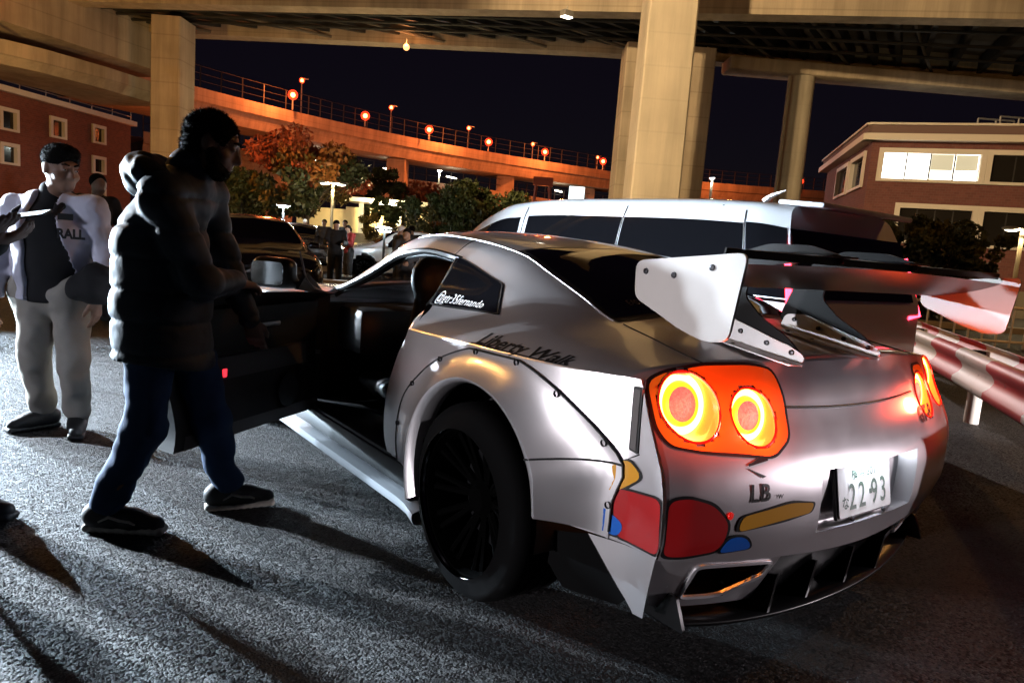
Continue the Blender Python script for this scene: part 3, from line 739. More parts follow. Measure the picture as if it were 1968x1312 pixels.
# lettering on the shoulder and the side glass
def on_up(V, y0, s0, dy, ds, o, sg=-1): return [up_off(y0-p[0]*dy+p[1]*0, s0+p[1]*ds, sg, o) for p in V]
V, Fc = text_mesh('Liberty Walk', 1., shear=.35, bold=.022)
m = MB(); m.add([up_off(1.03-p[0]*.094, .26+p[1]*1.2, -1, .0025) for p in V], Fc); cpart(m, 'lettering', 'ink_black', smooth=False)
m = MB(); m.grid(lambda t, k: up_off(lerp(1.05, .52, t), .16+k*.09, -1, .0025), lin(0, 1, 14), [0, 1]); cpart(m, 'lettering', 'ink_black', smooth=False)
V, Fc = text_mesh('@gtr35fernando', 1., bold=.0, spacing=1.06)
m = MB(); m.add([up_off(1.595-p[0]*.0515, 2.13+p[1]*.33, -1, .011) for p in V], Fc); cpart(m, 'lettering', 'ink_white', smooth=False)
V, Fc = text_mesh('EAST JAPAN', 1., bold=.0)
m = MB(); m.add([up_off(.80+p[1]*.045, 4.60+p[0]*.12, -1, .008) for p in V], Fc); cpart(m, 'sticker', 'leather_grey', smooth=False)
# ---- door frame seals round the left opening
m = MB()
pth = [up_off(1.635, s, -1, -.006) for s in lin(2.0, 2.97, 8)]+[up_off(y, 2.97, -1, -.008) for y in lin(1.68, 2.74, 22)]+[up_off(2.76, s, -1, -.01) for s in lin(2.9, 2.0, 5)]
m.tube(pth, .016, 7); m.tube([(p[0]+.02, p[1], p[2]-.015) for p in pth], .014, 6); cpart(m, 'door_seal', 'seal')
m = MB(); m.tube([up_off(1.635, s, 1, -.006) for s in lin(2.0, 2.97, 8)]+[up_off(y, 2.97, 1, -.008) for y in lin(1.68, 2.74, 22)], .014, 6); cpart(m, 'door_seal', 'seal')
m = MB(); m.grid(lambda y, s: up_off(y, s, 1, .003), lin(1.66, 2.72, 14), lin(2.04, 2.96, 8)); cpart(m, 'door_window', 'glass')
m = MB(); m.grid(lambda z, t: (-(.93-.16*t), 2.76+.01*t, z), lin(.25, .92, 6), [0, 1]); m.box((-.86, 2.77, .6), (.14, .02, .62)); cpart(m, 'hinge_pillar', 'blackplastic')
m = MB(); m.box((-.905, 2.74, .52), (.035, .05, .06), bev=.006); m.box((-.905, 2.74, .74), (.035, .05, .06), bev=.006); m.tube([(-.84, 2.70, .60), (-.88, 2.74, .60)], .012, 6); cpart(m, 'door_hinge', 'leather_grey')
# ---- cabin
def seat_mesh():
    F = Fld((-.34, -.45, .08), (.34, .62, 1.2), .015); E18 = Euler((R_(18), 0, 0)).to_matrix(); E14 = Euler((R_(14), 0, 0)).to_matrix(); E8 = Euler((R_(8), 0, 0)).to_matrix()
    F.box((0, .02, .62), (.20, .06, .40), .06, .05, E18).box((0, -.20, 1.0), (.13, .05, .13), .05, .05, E14).box((0, .26, .20), (.21, .27, .07), .06, .05, E8)
    for q in (-1, 1): F.cap((q*.215, -.02, .36), (q*.20, -.15, .90), .06, .05, .05).cap((q*.22, .02, .27), (q*.22, .46, .26), .06, .05, .05).ell((q*.20, -.16, .88), (.11, .06, .12), .05)
    for q in (-1, 1): F.ell((q*.20, -.08, .86), (.045, .05, .06), .02, None, 's')
    return F.mesh('seat', 'leather')
sm_ = seat_mesh()
for x, y in ((-.37, 2.16), (.37, 2.14)):
    s = ob('seat', sm_, car); s.location = (x, y-2.3, .19)
m = MB(); m.box((0, 2.62, .74), (1.46, .34, .26), bev=.05); m.box((0, 2.35, .40), (.24, .9, .34), bev=.04); m.box((.37, 2.52, .87), (.34, .22, .10), bev=.04); cpart(m, 'dashboard', 'leather')
m = MB(); m.box((-.05, 2.48, .80), (.26, .03, .12), bev=.01); cpart(m, 'centre_display', 'tint')
m = MB(); m.tube([(.37+.175*math.cos(a), 2.30+.06*math.sin(a), .76+.165*math.sin(a)) for a in lin(0, 2*math.pi, 28)[:-1]], .016, 8, closed=True); m.box((.37, 2.31, .76), (.30, .03, .05), bev=.012); cpart(m, 'steering_wheel', 'leather')
m = MB(); m.box((0, 1.30, .62), (1.2, .10, .55), rot=(R_(-16), 0, 0), bev=.05); cpart(m, 'rear_bench', 'leather')
m = MB(); m.box((-.02, 2.30, 1.19), (.24, .02, .06), bev=.01); cpart(m, 'rear_view_mirror', 'blackplastic')
m = MB(); m.box((-.45, 2.5, .42), (.34, .12, .02), rot=(.5, 0, 0)); cpart(m, 'kick_plate', 'leather_grey')
# ---- open left door (shaped closed, then swung on its hinge)
hinge = Vector((-.93, 2.73, 0)); DA = R_(54)
MD = CO @ Matrix.Translation(hinge) @ Matrix.Rotation(-DA, 4, 'Z') @ Matrix.Translation(-hinge)
def dpart(mb, name, m_, parent=None, **k):
    o = mb.build(name, m_, parent or car, **k); o.data.transform(MD); return o
def d_y(u, z): return lerp(2.72, yd(z)+.03, u)
def d_out(u, v):
    if v <= .72:
        z = lerp(.31, .888, v/.72); y = d_y(u, z); return (-Sx(y, z), y, z)
    s_ = (v-.72)/.28*2.02; y = lerp(2.72, 1.66, u); p = up_pt(y, s_); k = sst((v-.72)/.28); y2 = lerp(d_y(u, .89), y, k); return (-p[0], y2, p[2])
def d_in(u, v):
    a = d_out(u, v); t = .10-.055*v*(v > .72); return (a[0]+t, a[1]-(.02 if u > .97 else 0), a[2])
U_, V_ = lin(0, 1, 22), lin(0, .72, 14)+lin(.76, 1, 6)
m = MB(); m.grid(d_out, U_, V_); door = dpart(m, 'door', 'silver', ang=40)
m = MB(); m.grid(d_in, U_, V_)
m.grid(lambda u, t: tuple(lerp(np.array(d_out(u, 0)), np.array(d_in(u, 0)), t)), U_, [0.03, 1]); m.grid(lambda u, t: tuple(lerp(np.array(d_out(u, 1)), np.array(d_in(u, 1)), t)), U_, [0.03, 1])
m.grid(lambda v, t: tuple(lerp(np.array(d_out(1, v)), np.array(d_in(1, v)), t)), V_, [0.03, 1]); m.grid(lambda v, t: tuple(lerp(np.array(d_out(0, v)), np.array(d_in(0, v)), t)), V_, [0.03, 1]); dpart(m, 'door_card', 'leather', door)
m = MB(); m.grid(lambda u, v: (lambda a: (a[0]+.135-.02*v, a[1], a[2]))(d_out(u, v)), lin(.12, .86, 10), lin(.33, .46, 5)); m.grid(lambda u, t: (lambda a: (a[0]+.10+.035*t, a[1], a[2]))(d_out(u, .46)), lin(.12, .86, 10), [0, 1]); dpart(m, 'armrest', 'leather_grey', door)
m = MB(); m.grid(lambda u, v: (lambda a: (a[0]+.106, a[1], a[2]))(d_out(u, v)), lin(.02, .97, 12), lin(.0, .07, 3)); dpart(m, 'kick_trim', 'leather_grey', door)
m = MB(); m.lathe([(0, .0), (.07, .004), (.085, .0)], 'x', 24, (-.93+.112, 2.45, .45)); dpart(m, 'speaker', 'blackplastic', door)
m = MB(); m.box((-.83, 2.30, .80), (.02, .14, .022), bev=.006); dpart(m, 'inner_handle', 'alu', door)
m = MB(); m.box((-.832, 1.98, .60), (.012, .030, .045), bev=.003); dpart(m, 'door_warning_lamp', 'lamp_red_low', door)
m = MB(); m.prism([(2.70, .93), (2.44, .965), (2.52, 1.05)], .02, lambda u, v, w_: (-.79+w_-(.95-v)*.0, u, v)); dpart(m, 'mirror_sail', 'blackplastic', door)
FM = Fld((-1.2, 2.4, .88), (-.74, 2.7, 1.16), .011); FM.box((-1.0, 2.55, 1.03), (.12, .06, .08), .05, .03).cap((-.80, 2.60, .955), (-.93, 2.57, .99), .022, .02, .03)
mo = ob('wing_mirror', FM.mesh('wing_mirror', 'carbon'), door); mo.data.transform(MD)
m = MB(); m.prism(rnd_poly([(-.095, -.058), (.095, -.058), (.095, .058), (-.095, .058)], .03), .004, lambda u, v, w_: (-1.0+u, 2.488+w_, 1.03+v)); dpart(m, 'mirror_glass', 'chrome', door)

m = MB(); m.grid(lambda y, s_: up_off(lerp(1.67, lerp(2.70, 2.24, (s_-2.02)/.93), y), s_, -1, .0), lin(0, 1, 12), lin(2.02, 2.95, 8)); dpart(m, 'door_glass', 'glass', door)
m = MB(); m.tube([up_off(lerp(2.70, 2.24, t), 2.02+.93*t, -1, .0) for t in lin(0, 1, 10)], .005, 5); dpart(m, 'glass_edge', 'leather_grey', door)
# ================================================================== setting materials
def asphalt():
    m = bpy.data.materials.new('asphalt'); m.use_nodes = True; n = m.node_tree; b = n.nodes['Principled BSDF']; L = n.links.new
    tc = n.nodes.new('ShaderNodeTexCoord')
    v = n.nodes.new('ShaderNodeTexVoronoi'); v.inputs['Scale'].default_value = 105; v.feature = 'F1'; L(tc.outputs['Object'], v.inputs['Vector'])
    v2 = n.nodes.new('ShaderNodeTexVoronoi'); v2.inputs['Scale'].default_value = 210; L(tc.outputs['Object'], v2.inputs['Vector'])
    ns = n.nodes.new('ShaderNodeTexNoise'); ns.inputs['Scale'].default_value = .7; ns.inputs['Detail'].default_value = 8; L(tc.outputs['Object'], ns.inputs['Vector'])
    nf = n.nodes.new('ShaderNodeTexNoise'); nf.inputs['Scale'].default_value = 35; nf.inputs['Detail'].default_value = 3; L(tc.outputs['Object'], nf.inputs['Vector'])
    cr = n.nodes.new('ShaderNodeValToRGB'); cr.color_ramp.elements[0].position = .05; cr.color_ramp.elements[0].color = (.027, .0265, .028, 1); cr.color_ramp.elements[1].position = .85; cr.color_ramp.elements[1].color = (.0045, .0045, .005, 1)
    L(v.outputs['Distance'], cr.inputs[0])
    sep = n.nodes.new('ShaderNodeSeparateColor'); L(v.outputs['Color'], sep.inputs[0])
    mp = n.nodes.new('ShaderNodeMapRange'); mp.inputs[3].default_value = .2; mp.inputs[4].default_value = 2.4; L(sep.outputs[0], mp.inputs[0])
    mu = n.nodes.new('ShaderNodeMix'); mu.data_type = 'RGBA'; mu.blend_type = 'MULTIPLY'; mu.inputs[0].default_value = 1; L(cr.outputs[0], mu.inputs[6]); L(mp.outputs[0], mu.inputs[7])
    mp2 = n.nodes.new('ShaderNodeMapRange'); mp2.inputs[1].default_value = .3; mp2.inputs[2].default_value = .7; mp2.inputs[3].default_value = .4; mp2.inputs[4].default_value = 1.25; L(ns.outputs[0], mp2.inputs[0])
    mu2 = n.nodes.new('ShaderNodeMix'); mu2.data_type = 'RGBA'; mu2.blend_type = 'MULTIPLY'; mu2.inputs[0].default_value = 1; L(mu.outputs[2], mu2.inputs[6]); L(mp2.outputs[0], mu2.inputs[7])
    L(mu2.outputs[2], b.inputs['Base Color'])
    inv = n.nodes.new('ShaderNodeMath'); inv.operation = 'MULTIPLY_ADD'; inv.inputs[1].default_value = -1; inv.inputs[2].default_value = 1; L(v.outputs['Distance'], inv.inputs[0])
    hm = n.nodes.new('ShaderNodeMath'); hm.operation = 'MULTIPLY'; L(inv.outputs[0], hm.inputs[0]); L(mp.outputs[0], hm.inputs[1])
    ad = n.nodes.new('ShaderNodeMath'); ad.operation = 'MULTIPLY_ADD'; ad.inputs[1].default_value = -.35; L(v2.outputs['Distance'], ad.inputs[0]); L(hm.outputs[0], ad.inputs[2])
    ad2 = n.nodes.new('ShaderNodeMath'); ad2.operation = 'MULTIPLY_ADD'; ad2.inputs[1].default_value = .25; L(nf.outputs[0], ad2.inputs[0]); L(ad.outputs[0], ad2.inputs[2])
    bp = n.nodes.new('ShaderNodeBump'); bp.inputs['Strength'].default_value = 1.; bp.inputs['Distance'].default_value = .006; L(ad2.outputs[0], bp.inputs['Height']); 
    fx = n.nodes.new('ShaderNodeVectorMath'); fx.operation = 'SUBTRACT'; fx.inputs[1].default_value = (.5, .5, .5); L(v.outputs['Color'], fx.inputs[0])
    fs_ = n.nodes.new('ShaderNodeVectorMath'); fs_.operation = 'MULTIPLY'; fs_.inputs[1].default_value = (1.15, 1.15, .25); L(fx.outputs[0], fs_.inputs[0])
    fa = n.nodes.new('ShaderNodeVectorMath'); fa.operation = 'ADD'; L(bp.outputs[0], fa.inputs[0]); L(fs_.outputs[0], fa.inputs[1])
    fn_ = n.nodes.new('ShaderNodeVectorMath'); fn_.operation = 'NORMALIZE'; L(fa.outputs[0], fn_.inputs[0]); L(fn_.outputs[0], b.inputs['Normal'])
    P(b, 'Roughness', .72); P(b, 'Specular IOR Level', .3)
    MT['asphalt'] = m
asphalt()
def weathered(name, base, amt):
    m = mat(name, base, .85); n = m.node_tree; b = n.nodes['Principled BSDF']; L = n.links.new; tc = n.nodes.new('ShaderNodeTexCoord')
    mp = n.nodes.new('ShaderNodeMapping'); mp.inputs['Scale'].default_value = (1.6, 1.6, .10); L(tc.outputs['Object'], mp.inputs['Vector'])
    a = n.nodes.new('ShaderNodeTexNoise'); a.inputs['Scale'].default_value = 1.; a.inputs['Detail'].default_value = 7; a.inputs['Roughness'].default_value = .7; L(mp.outputs[0], a.inputs['Vector'])
    d = n.nodes.new('ShaderNodeTexNoise'); d.inputs['Scale'].default_value = .45; d.inputs['Detail'].default_value = 6; L(tc.outputs['Object'], d.inputs['Vector'])
    w_ = n.nodes.new('ShaderNodeTexWave'); w_.wave_type = 'BANDS'; w_.bands_direction = 'Z'; w_.inputs['Scale'].default_value = .28; w_.inputs['Distortion'].default_value = .02; L(tc.outputs['Object'], w_.inputs['Vector'])
    j = n.nodes.new('ShaderNodeMapRange'); j.inputs[1].default_value = 0.; j.inputs[2].default_value = .012; j.inputs[3].default_value = (.93 if amt < .2 else .8); j.inputs[4].default_value = 1.; L(w_.outputs[1], j.inputs[0])
    def mr(src, lo): q = n.nodes.new('ShaderNodeMapRange'); q.inputs[1].default_value = .35; q.inputs[2].default_value = .62; q.inputs[3].default_value = lo; q.inputs[4].default_value = 1.08; L(src, q.inputs[0]); return q.outputs[0]
    m1 = n.nodes.new('ShaderNodeMath'); m1.operation = 'MULTIPLY'; L(mr(a.outputs[0], 1-amt), m1.inputs[0]); L(mr(d.outputs[0], 1-amt*.7), m1.inputs[1])
    m2 = n.nodes.new('ShaderNodeMath'); m2.operation = 'MULTIPLY'; L(m1.outputs[0], m2.inputs[0]); L(j.outputs[0], m2.inputs[1])
    mu = n.nodes.new('ShaderNodeMix'); mu.data_type = 'RGBA'; mu.blend_type = 'MULTIPLY'; mu.inputs[0].default_value = 1; mu.inputs[6].default_value = (*base, 1); L(m2.outputs[0], mu.inputs[7]); L(mu.outputs[2], b.inputs['Base Color'])
weathered('concrete', (.44, .37, .28), .26)
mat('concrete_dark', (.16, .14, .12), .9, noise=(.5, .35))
weathered('concrete_pale', (.50, .45, .36), .14)
mat('steel_dark', (.05, .05, .05), .6, metal=.4, noise=(2, .4))
mat('steel_red', (.30, .05, .02), .5)
mat('galv', (.42, .42, .42), .45, metal=.6)
mat('pole_warm', (.45, .38, .25), .5)
mat('frame_white', (.78, .72, .64), .6)
mat('blind_grey', (.5, .5, .42), .7, emit=(.9, .85, .6), es=.45)  # room light on the blind is put in as weak emission
mat('dark_pane', (.02, .018, .016), .08, spec=.6)
mat('blind', (.55, .42, .26), .8)
mat('lit_room', (.9, .9, .85), .6, emit=(1., .95, .82), es=1.6)
mat('lit_room_hi', (.9, .9, .85), .6, emit=(1., .98, .88), es=4.5)
mat('sodium', (1, .4, .1), .4, emit=(1, .16, .035), es=60.)
mat('sodium_halo', (.6, .05, .02), .3, emit=(1, .06, .02), es=1.3, alpha=.55)
mat('sodium_soft', (1, .5, .2), .4, emit=(1, .36, .12), es=3.5)
mat('led', (1, 1, 1), .4, emit=(.75, .95, 1.), es=90.)
mat('led_soft', (1, 1, 1), .4, emit=(1., .93, .75), es=12.)
mat('lit_sign', (1, 1, 1), .4, emit=(.72, .95, 1.), es=2.2)
mat('lit_wall', (.7, .55, .3), .7, emit=(1, .72, .32), es=.18, noise=(1.2, .15))  # lamplight falling on the wall is put in as faint emission
mat('bark', (.07, .05, .035), .9, bump=(12, .6, .02))
mat('leaf_red', (.26, .05, .015), .6); mat('leaf_orange', (.24, .085, .018), .6); mat('leaf_olive', (.12, .08, .016), .6)
mat('leaf_dark', (.03, .035, .010), .6); mat('leaf_green', (.045, .058, .014), .6); mat('leaf_hedge', (.06, .055, .012), .6)
mat('kerbstone', (.36, .33, .28), .85, noise=(3, .25))
mat('soil', (.03, .025, .02), .95, noise=(5, .4))
mat('paint_line', (.55, .55, .52), .7, noise=(9, .45))
mat('sign_orange', (.62, .20, .10), .5); mat('sign_white', (.75, .74, .8), .5); mat('ink_blue', (.03, .03, .25), .5)
def brick_mat(name, c1, c2, mortar, scale):
    m = mat(name, c1, .85); n = m.node_tree; b = n.nodes['Principled BSDF']; tc = n.nodes.new('ShaderNodeTexCoord')
    br = n.nodes.new('ShaderNodeTexBrick'); br.inputs['Scale'].default_value = scale; br.inputs['Color1'].default_value = (*c1, 1); br.inputs['Color2'].default_value = (*c2, 1); br.inputs['Mortar'].default_value = (*mortar, 1)
    br.inputs['Mortar Size'].default_value = .012; br.inputs['Bias'].default_value = .1
    n.links.new(tc.outputs['UV'], br.inputs['Vector']); n.links.new(br.outputs['Color'], b.inputs['Base Color'])
    bp = n.nodes.new('ShaderNodeBump'); bp.inputs['Strength'].default_value = .5; bp.inputs['Distance'].default_value = .01; bp.invert = True; n.links.new(br.outputs['Fac'], bp.inputs['Height']); n.links.new(bp.outputs[0], b.inputs['Normal'])
brick_mat('brick', (.26, .075, .05), (.19, .055, .04), (.20, .13, .10), 2.2)
brick_mat('brick_right', (.22, .085, .075), (.17, .065, .06), (.20, .13, .12), 2.2)
# ================================================================== ground
m = MB(); m.add([(-450, -450, 0), (450, -450, 0), (450, 450, 0), (-450, 450, 0)], [(0, 1, 2, 3)]); tag(m.build('ground', 'asphalt', smooth=False), kind='structure')
m = MB(); m.tube([cw(-9, 6.2, .001), cw(-4.6, 5.35, .001), cw(-3.3, 5.05, .001), cw(-2.0, 4.75, .001)], .012, 4); o = m.build('pavement_joint', 'seal'); o.scale = (1, 1, .15); tag(o, kind='structure')
def slab(name, pts, z0, z1, m_, kind='structure'):
    g = MB(); n = len(pts); g.add([(p.x, p.y, z0) for p in pts]+[(p.x, p.y, z1) for p in pts], [tuple(range(n, 2*n))]+[(i, (i+1) % n, n+(i+1) % n, n+i) for i in range(n)])
    return tag(g.build(name, m_, smooth=False), kind=kind)
slab('planting_bed', [cw(-16, 22), cw(2.4, 23), cw(2.4, 30), cw(-16, 29)], -.05, .12, 'soil')
slab('kerb', [cw(-16.2, 21.6), cw(2.6, 22.6), cw(2.6, 23), cw(-16.2, 22)], -.05, .15, 'kerbstone')
slab('kerb', [cw(-9, 15.9), cw(-2.2, 16.6), cw(-2.2, 17.0), cw(-9, 16.3)], -.05, .14, 'kerbstone')
slab('kerb', [cw(9.2, 18.4), cw(40, 16.6), cw(40, 17.0), cw(9.2, 18.8)], -.05, .15, 'kerbstone')
slab('planting_bed', [cw(9.2, 18.8), cw(40, 17.0), cw(40, 24), cw(9.2, 24)], -.05, .12, 'soil')
# ================================================================== sweeps for elevated roads
def sweep(path, sec, m_, name, parent=None, smooth=False, closed=True):
    """path [(lat, dep, z)] ; sec [(off towards viewer's right of travel, dz)]"""
    P3 = [cw(a, b, c) for a, b, c in path]; g = MB(); k = len(sec)
    for i, p in enumerate(P3):
        t = P3[min(i+1, len(P3)-1)]-P3[max(i-1, 0)]; t.z = 0; t.normalize(); nrm = Vector((t.y, -t.x, 0))
        for o_, dz in sec: g.v.append(tuple(p+nrm*o_+Vector((0, 0, dz))))
    for i in range(len(P3)-1):
        for j in range(k if closed else k-1):
            j2 = (j+1) % k; g.f.append((i*k+j, (i+1)*k+j, (i+1)*k+j2, i*k+j2))
    if closed: g.f.append(tuple(range(k))); g.f.append(tuple((len(P3)-1)*k+j for j in range(k))[::-1])
    return g.build(name, m_, parent, smooth=smooth)
def dens(path, step):
    out = [path[0]]
    for a, b in zip(path[:-1], path[1:]):
        L = math.dist(a, b); n = max(1, round(L/step))
        for i in range(1, n+1): out.append(tuple(lerp(a[k], b[k], i/n) for k in range(3)))
    return out
def smoothp(path, step=3.):
    out = []; xs = list(range(len(path))); A = np.array(path)
    n = max(2, int(sum(math.dist(a, b) for a, b in zip(path[:-1], path[1:]))/step))
    return [tuple(float(q) for q in pch(xs, A, i*(len(path)-1)/n)) for i in range(n+1)]
# ---- the big viaduct overhead
via = thing('viaduct', 'broad concrete viaduct crossing overhead with two girders and a dark steel underside', 'viaduct')
FG = smoothp([(-21.5, 39.8, 11), (-6, 37.9, 11), (5.7, 36.8, 11), (14, 36.9, 11), (24.5, 36.9, 11), (48, 38.5, 11)], 4)
NG = smoothp([(-30, 36.5, 11), (-10, 33.1, 11), (4.7, 30.4, 11), (18, 28, 11), (45, 23.5, 11)], 4)
sweep(FG, [(0, 0), (0, .95), (-.12, .95), (-.12, 3.0), (-.9, 3.0), (-.9, 0)], 'concrete', 'far_girder', via)
sweep(NG, [(0, 0), (0, 3.4), (-.9, 3.4), (-.9, .9), (-.9, 0)], 'concrete', 'near_girder', via)
sweep(NG, [(.12, 1.7), (.12, 1.9), (0.002, 1.9), (0.002, 1.7)], 'concrete_pale', 'girder_ledge', via)
def gp(path, t):
    A = np.array(path); i = t*(len(A)-1); k = min(int(i), len(A)-2); return A[k]+(A[k+1]-A[k])*(i-k)
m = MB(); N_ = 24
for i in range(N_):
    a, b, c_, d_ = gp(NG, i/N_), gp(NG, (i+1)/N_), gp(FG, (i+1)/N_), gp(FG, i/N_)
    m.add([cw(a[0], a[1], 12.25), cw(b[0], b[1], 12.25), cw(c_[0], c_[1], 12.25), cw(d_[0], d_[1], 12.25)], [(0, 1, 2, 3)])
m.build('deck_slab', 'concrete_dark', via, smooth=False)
for i in range(40):
    t = (i+.5)/40; a, b = gp(NG, t), gp(FG, t); A_, B_ = cw(a[0], a[1]+.9, 11.75), cw(b[0], b[1], 11.75)
    if i % 8 in (2, 3): off = .28
    c = (A_+B_)/2; ang = math.atan2(B_.y-A_.y, B_.x-A_.x); g = MB(); g.box(c, ((B_-A_).length-.1, .22, .7), rot=(0, 0, ang)); g.build('cross_beam', 'steel_dark', via, smooth=False)
for fr in (.22, .45, .7):
    g = MB(); g.tube([(lambda a, b: cw(lerp(a[0], b[0], fr), lerp(a[1]+.9, b[1], fr), 11.3))(gp(NG, t), gp(FG, t)) for t in lin(0, 1, 24)], .07, 6); g.build('service_pipe', 'steel_dark', via)
for i in range(12):
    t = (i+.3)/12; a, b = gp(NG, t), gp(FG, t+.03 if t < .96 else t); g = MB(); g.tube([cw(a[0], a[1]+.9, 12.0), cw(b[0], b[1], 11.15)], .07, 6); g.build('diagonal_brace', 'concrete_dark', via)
def pier(name, label, lat0, lat1, d0, d1, z1, m_='concrete', taper=0., ch=.06):
    g = MB(); lc, dc = (lat0+lat1)/2, (d0+d1)/2; hx, hy = (lat1-lat0)/2, (d1-d0)/2
    out = []
    for z, k in ((0, 1.), (z1, 1-taper)):
        pl_ = [(-hx+ch, -hy), (hx-ch, -hy), (hx, -hy+ch), (hx, hy-ch), (hx-ch, hy), (-hx+ch, hy), (-hx, hy-ch), (-hx, -hy+ch)]
        out += [cw(lc+a*k, dc+b*k, z) for a, b in pl_]
    g.add(out, [(i, (i+1) % 8, 8+(i+1) % 8, 8+i) for i in range(8)]+[tuple(range(8, 16))])
    t = thing(name, label, 'pillar', loc=cw(lc, dc, 0)); o = g.build('shaft', m_, t, smooth=False); o.data.transform(Matrix.Translation(-cw(lc, dc, 0)))
    return t
pier('viaduct_pillar', 'tall square cream pillar, the nearest, rising behind the minivan', 3.82, 5.62, 26, 28.2, 19, 'concrete_pale', .10)
pier('viaduct_pillar', 'wide shadowed wall pillar just behind the tall cream pillar', 4.28, 8.45, 34.6, 36.6, 10.99, 'concrete')
pier('viaduct_pillar', 'square orange-lit pillar under the viaduct beside the left brick building', -18.75, -17.3, 36.2, 37.9, 10.99, 'concrete')
t = thing('viaduct_pillar', 'round concrete column carrying a cross beam, left of the right brick building', 'pillar', loc=cw(13.0, 36.1))
g = MB(); g.lathe([(.66, 0), (.62, 10.35)], 'z', 28, cw(13.05, 36.1)); o = g.build('shaft', 'concrete_pale', t); o.data.transform(Matrix.Translation(-cw(13.0, 36.1)))
g = MB(); A_ = cw(9.3, 36.1); B_ = cw(46, 37.2); c = (A_+B_)/2; g.box((c.x, c.y, 10.66), ((B_-A_).length, 1.5, .62), rot=(0, 0, math.atan2(B_.y-A_.y, B_.x-A_.x)), bev=.12); o = g.build('cross_head', 'concrete', t); o.data.transform(Matrix.Translation(-cw(13.0, 36.1)))
g = MB(); g.tube([cw(12.36, 35.75, 0), cw(12.36, 35.75, 10.3)], .09, 8); o = g.build('drain_pipe', 'concrete_pale', t); o.data.transform(Matrix.Translation(-cw(13.0, 36.1)))
# ---- ramps at the left and in the distance
def fence(path, off, h, n, name, parent, m_='galv'):
    g = MB(); pp = dens(path, 1.9)
    P3 = []
    for i, p in enumerate(pp):
        a = cw(*pp[max(i-1, 0)]); b = cw(*pp[min(i+1, len(pp)-1)]); t_ = b-a; t_.z = 0; t_.normalize(); P3.append(cw(*p)+Vector((t_.y, -t_.x, 0))*off)
    for p in P3: g.box(p+Vector((0, 0, h/2)), (.09, .09, h))
    for k in range(n):
        z = h*(k+1)/n; g.tube([p+Vector((0, 0, z)) for p in P3], .03, 4, cap=False)
    o = g.build(name, m_, parent, smooth=False); o['kind'] = 'stuff'; return o
BX = [(0, 0), (.0, -1.15), (-.25, -1.3), (-.6, -2.5), (-6.2, -2.5), (-7, -1.3), (-7, 0), (-6.7, 0), (-6.7, -.9), (-.3, -.9), (-.3, 0)]
rp = thing('ramp_viaduct', 'long curved ramp with orange lamps and railing receding from left to right', 'viaduct')
RC = smoothp([(-34, 58, 13), (-30.4, 64.3, 13), (-25.6, 72.4, 13), (-18.4, 82.2, 13), (-7.5, 93.2, 13), (6.6, 103.1, 13), (13, 106.9, 13), (28, 113, 13.2), (60, 120, 14)], 3.5)
sweep(RC, BX, 'concrete', 'box_girder', rp); fence(RC, -.15, 1.9, 3, 'railing', rp, 'steel_dark')
rd = thing('ramp_viaduct', 'lower curved ramp running under the long lamp-lit ramp behind the maple', 'viaduct')
RD = smoothp([(-40, 76, 10), (-34, 81, 9.8), (-19, 90, 8.6), (-6, 97, 8.4), (11, 108, 8.0), (34, 116, 8)], 4)
sweep(RD, BX, 'concrete', 'box_girder', rd); fence(RD, -.15, 1.6, 2, 'railing', rd, 'steel_dark')
ru = thing('ramp_viaduct', 'deep brown girder of the ramp sweeping down from the upper left corner', 'viaduct')
RU = smoothp([(-25.8, 24, 11.5), (-23.1, 32, 11.5), (-22.5, 34, 11.5), (-20.7, 39.5, 11.5), (-20.2, 41, 11.5)], 3)
sweep(RU, [(0, 0), (0, -2.35), (-1.2, -2.5), (-6, -2.5), (-6, 0), (-5.7, 0), (-5.7, -.8), (-.3, -.8), (-.3, 0)], 'concrete', 'box_girder', ru)
rv = thing('ramp_viaduct', 'second ramp at far left above the brick building with a lamp on its deck', 'viaduct')
RV = smoothp([(-27, 26.5, 8.5), (-23.6, 32.4, 8.5), (-21.7, 35, 8.45), (-20.4, 39, 8.4), (-19.9, 41, 8.4)], 3)
sweep(RV, [(0, 0), (0, -.6), (-.4, -1.0), (-5, -1.0), (-5.5, 0), (-5.2, 0), (-5.2, -.6), (-.3, -.6), (-.3, 0)], 'concrete', 'box_girder', rv)
for lab, la, dp, hh, r in (('first', -26.5, 77, 10.3, 1.5), ('second', -15.6, 87.5, 10.4, 1.6), ('third', -2.6, 99, 10.4, 1.7), ('fourth', 9.4, 107.5, 10.4, 1.6)):
    pier('ramp_pillar', lab+' pillar from the left under the long lamp-lit ramp', la-r*.7, la+r*.7, dp, dp+3, hh)
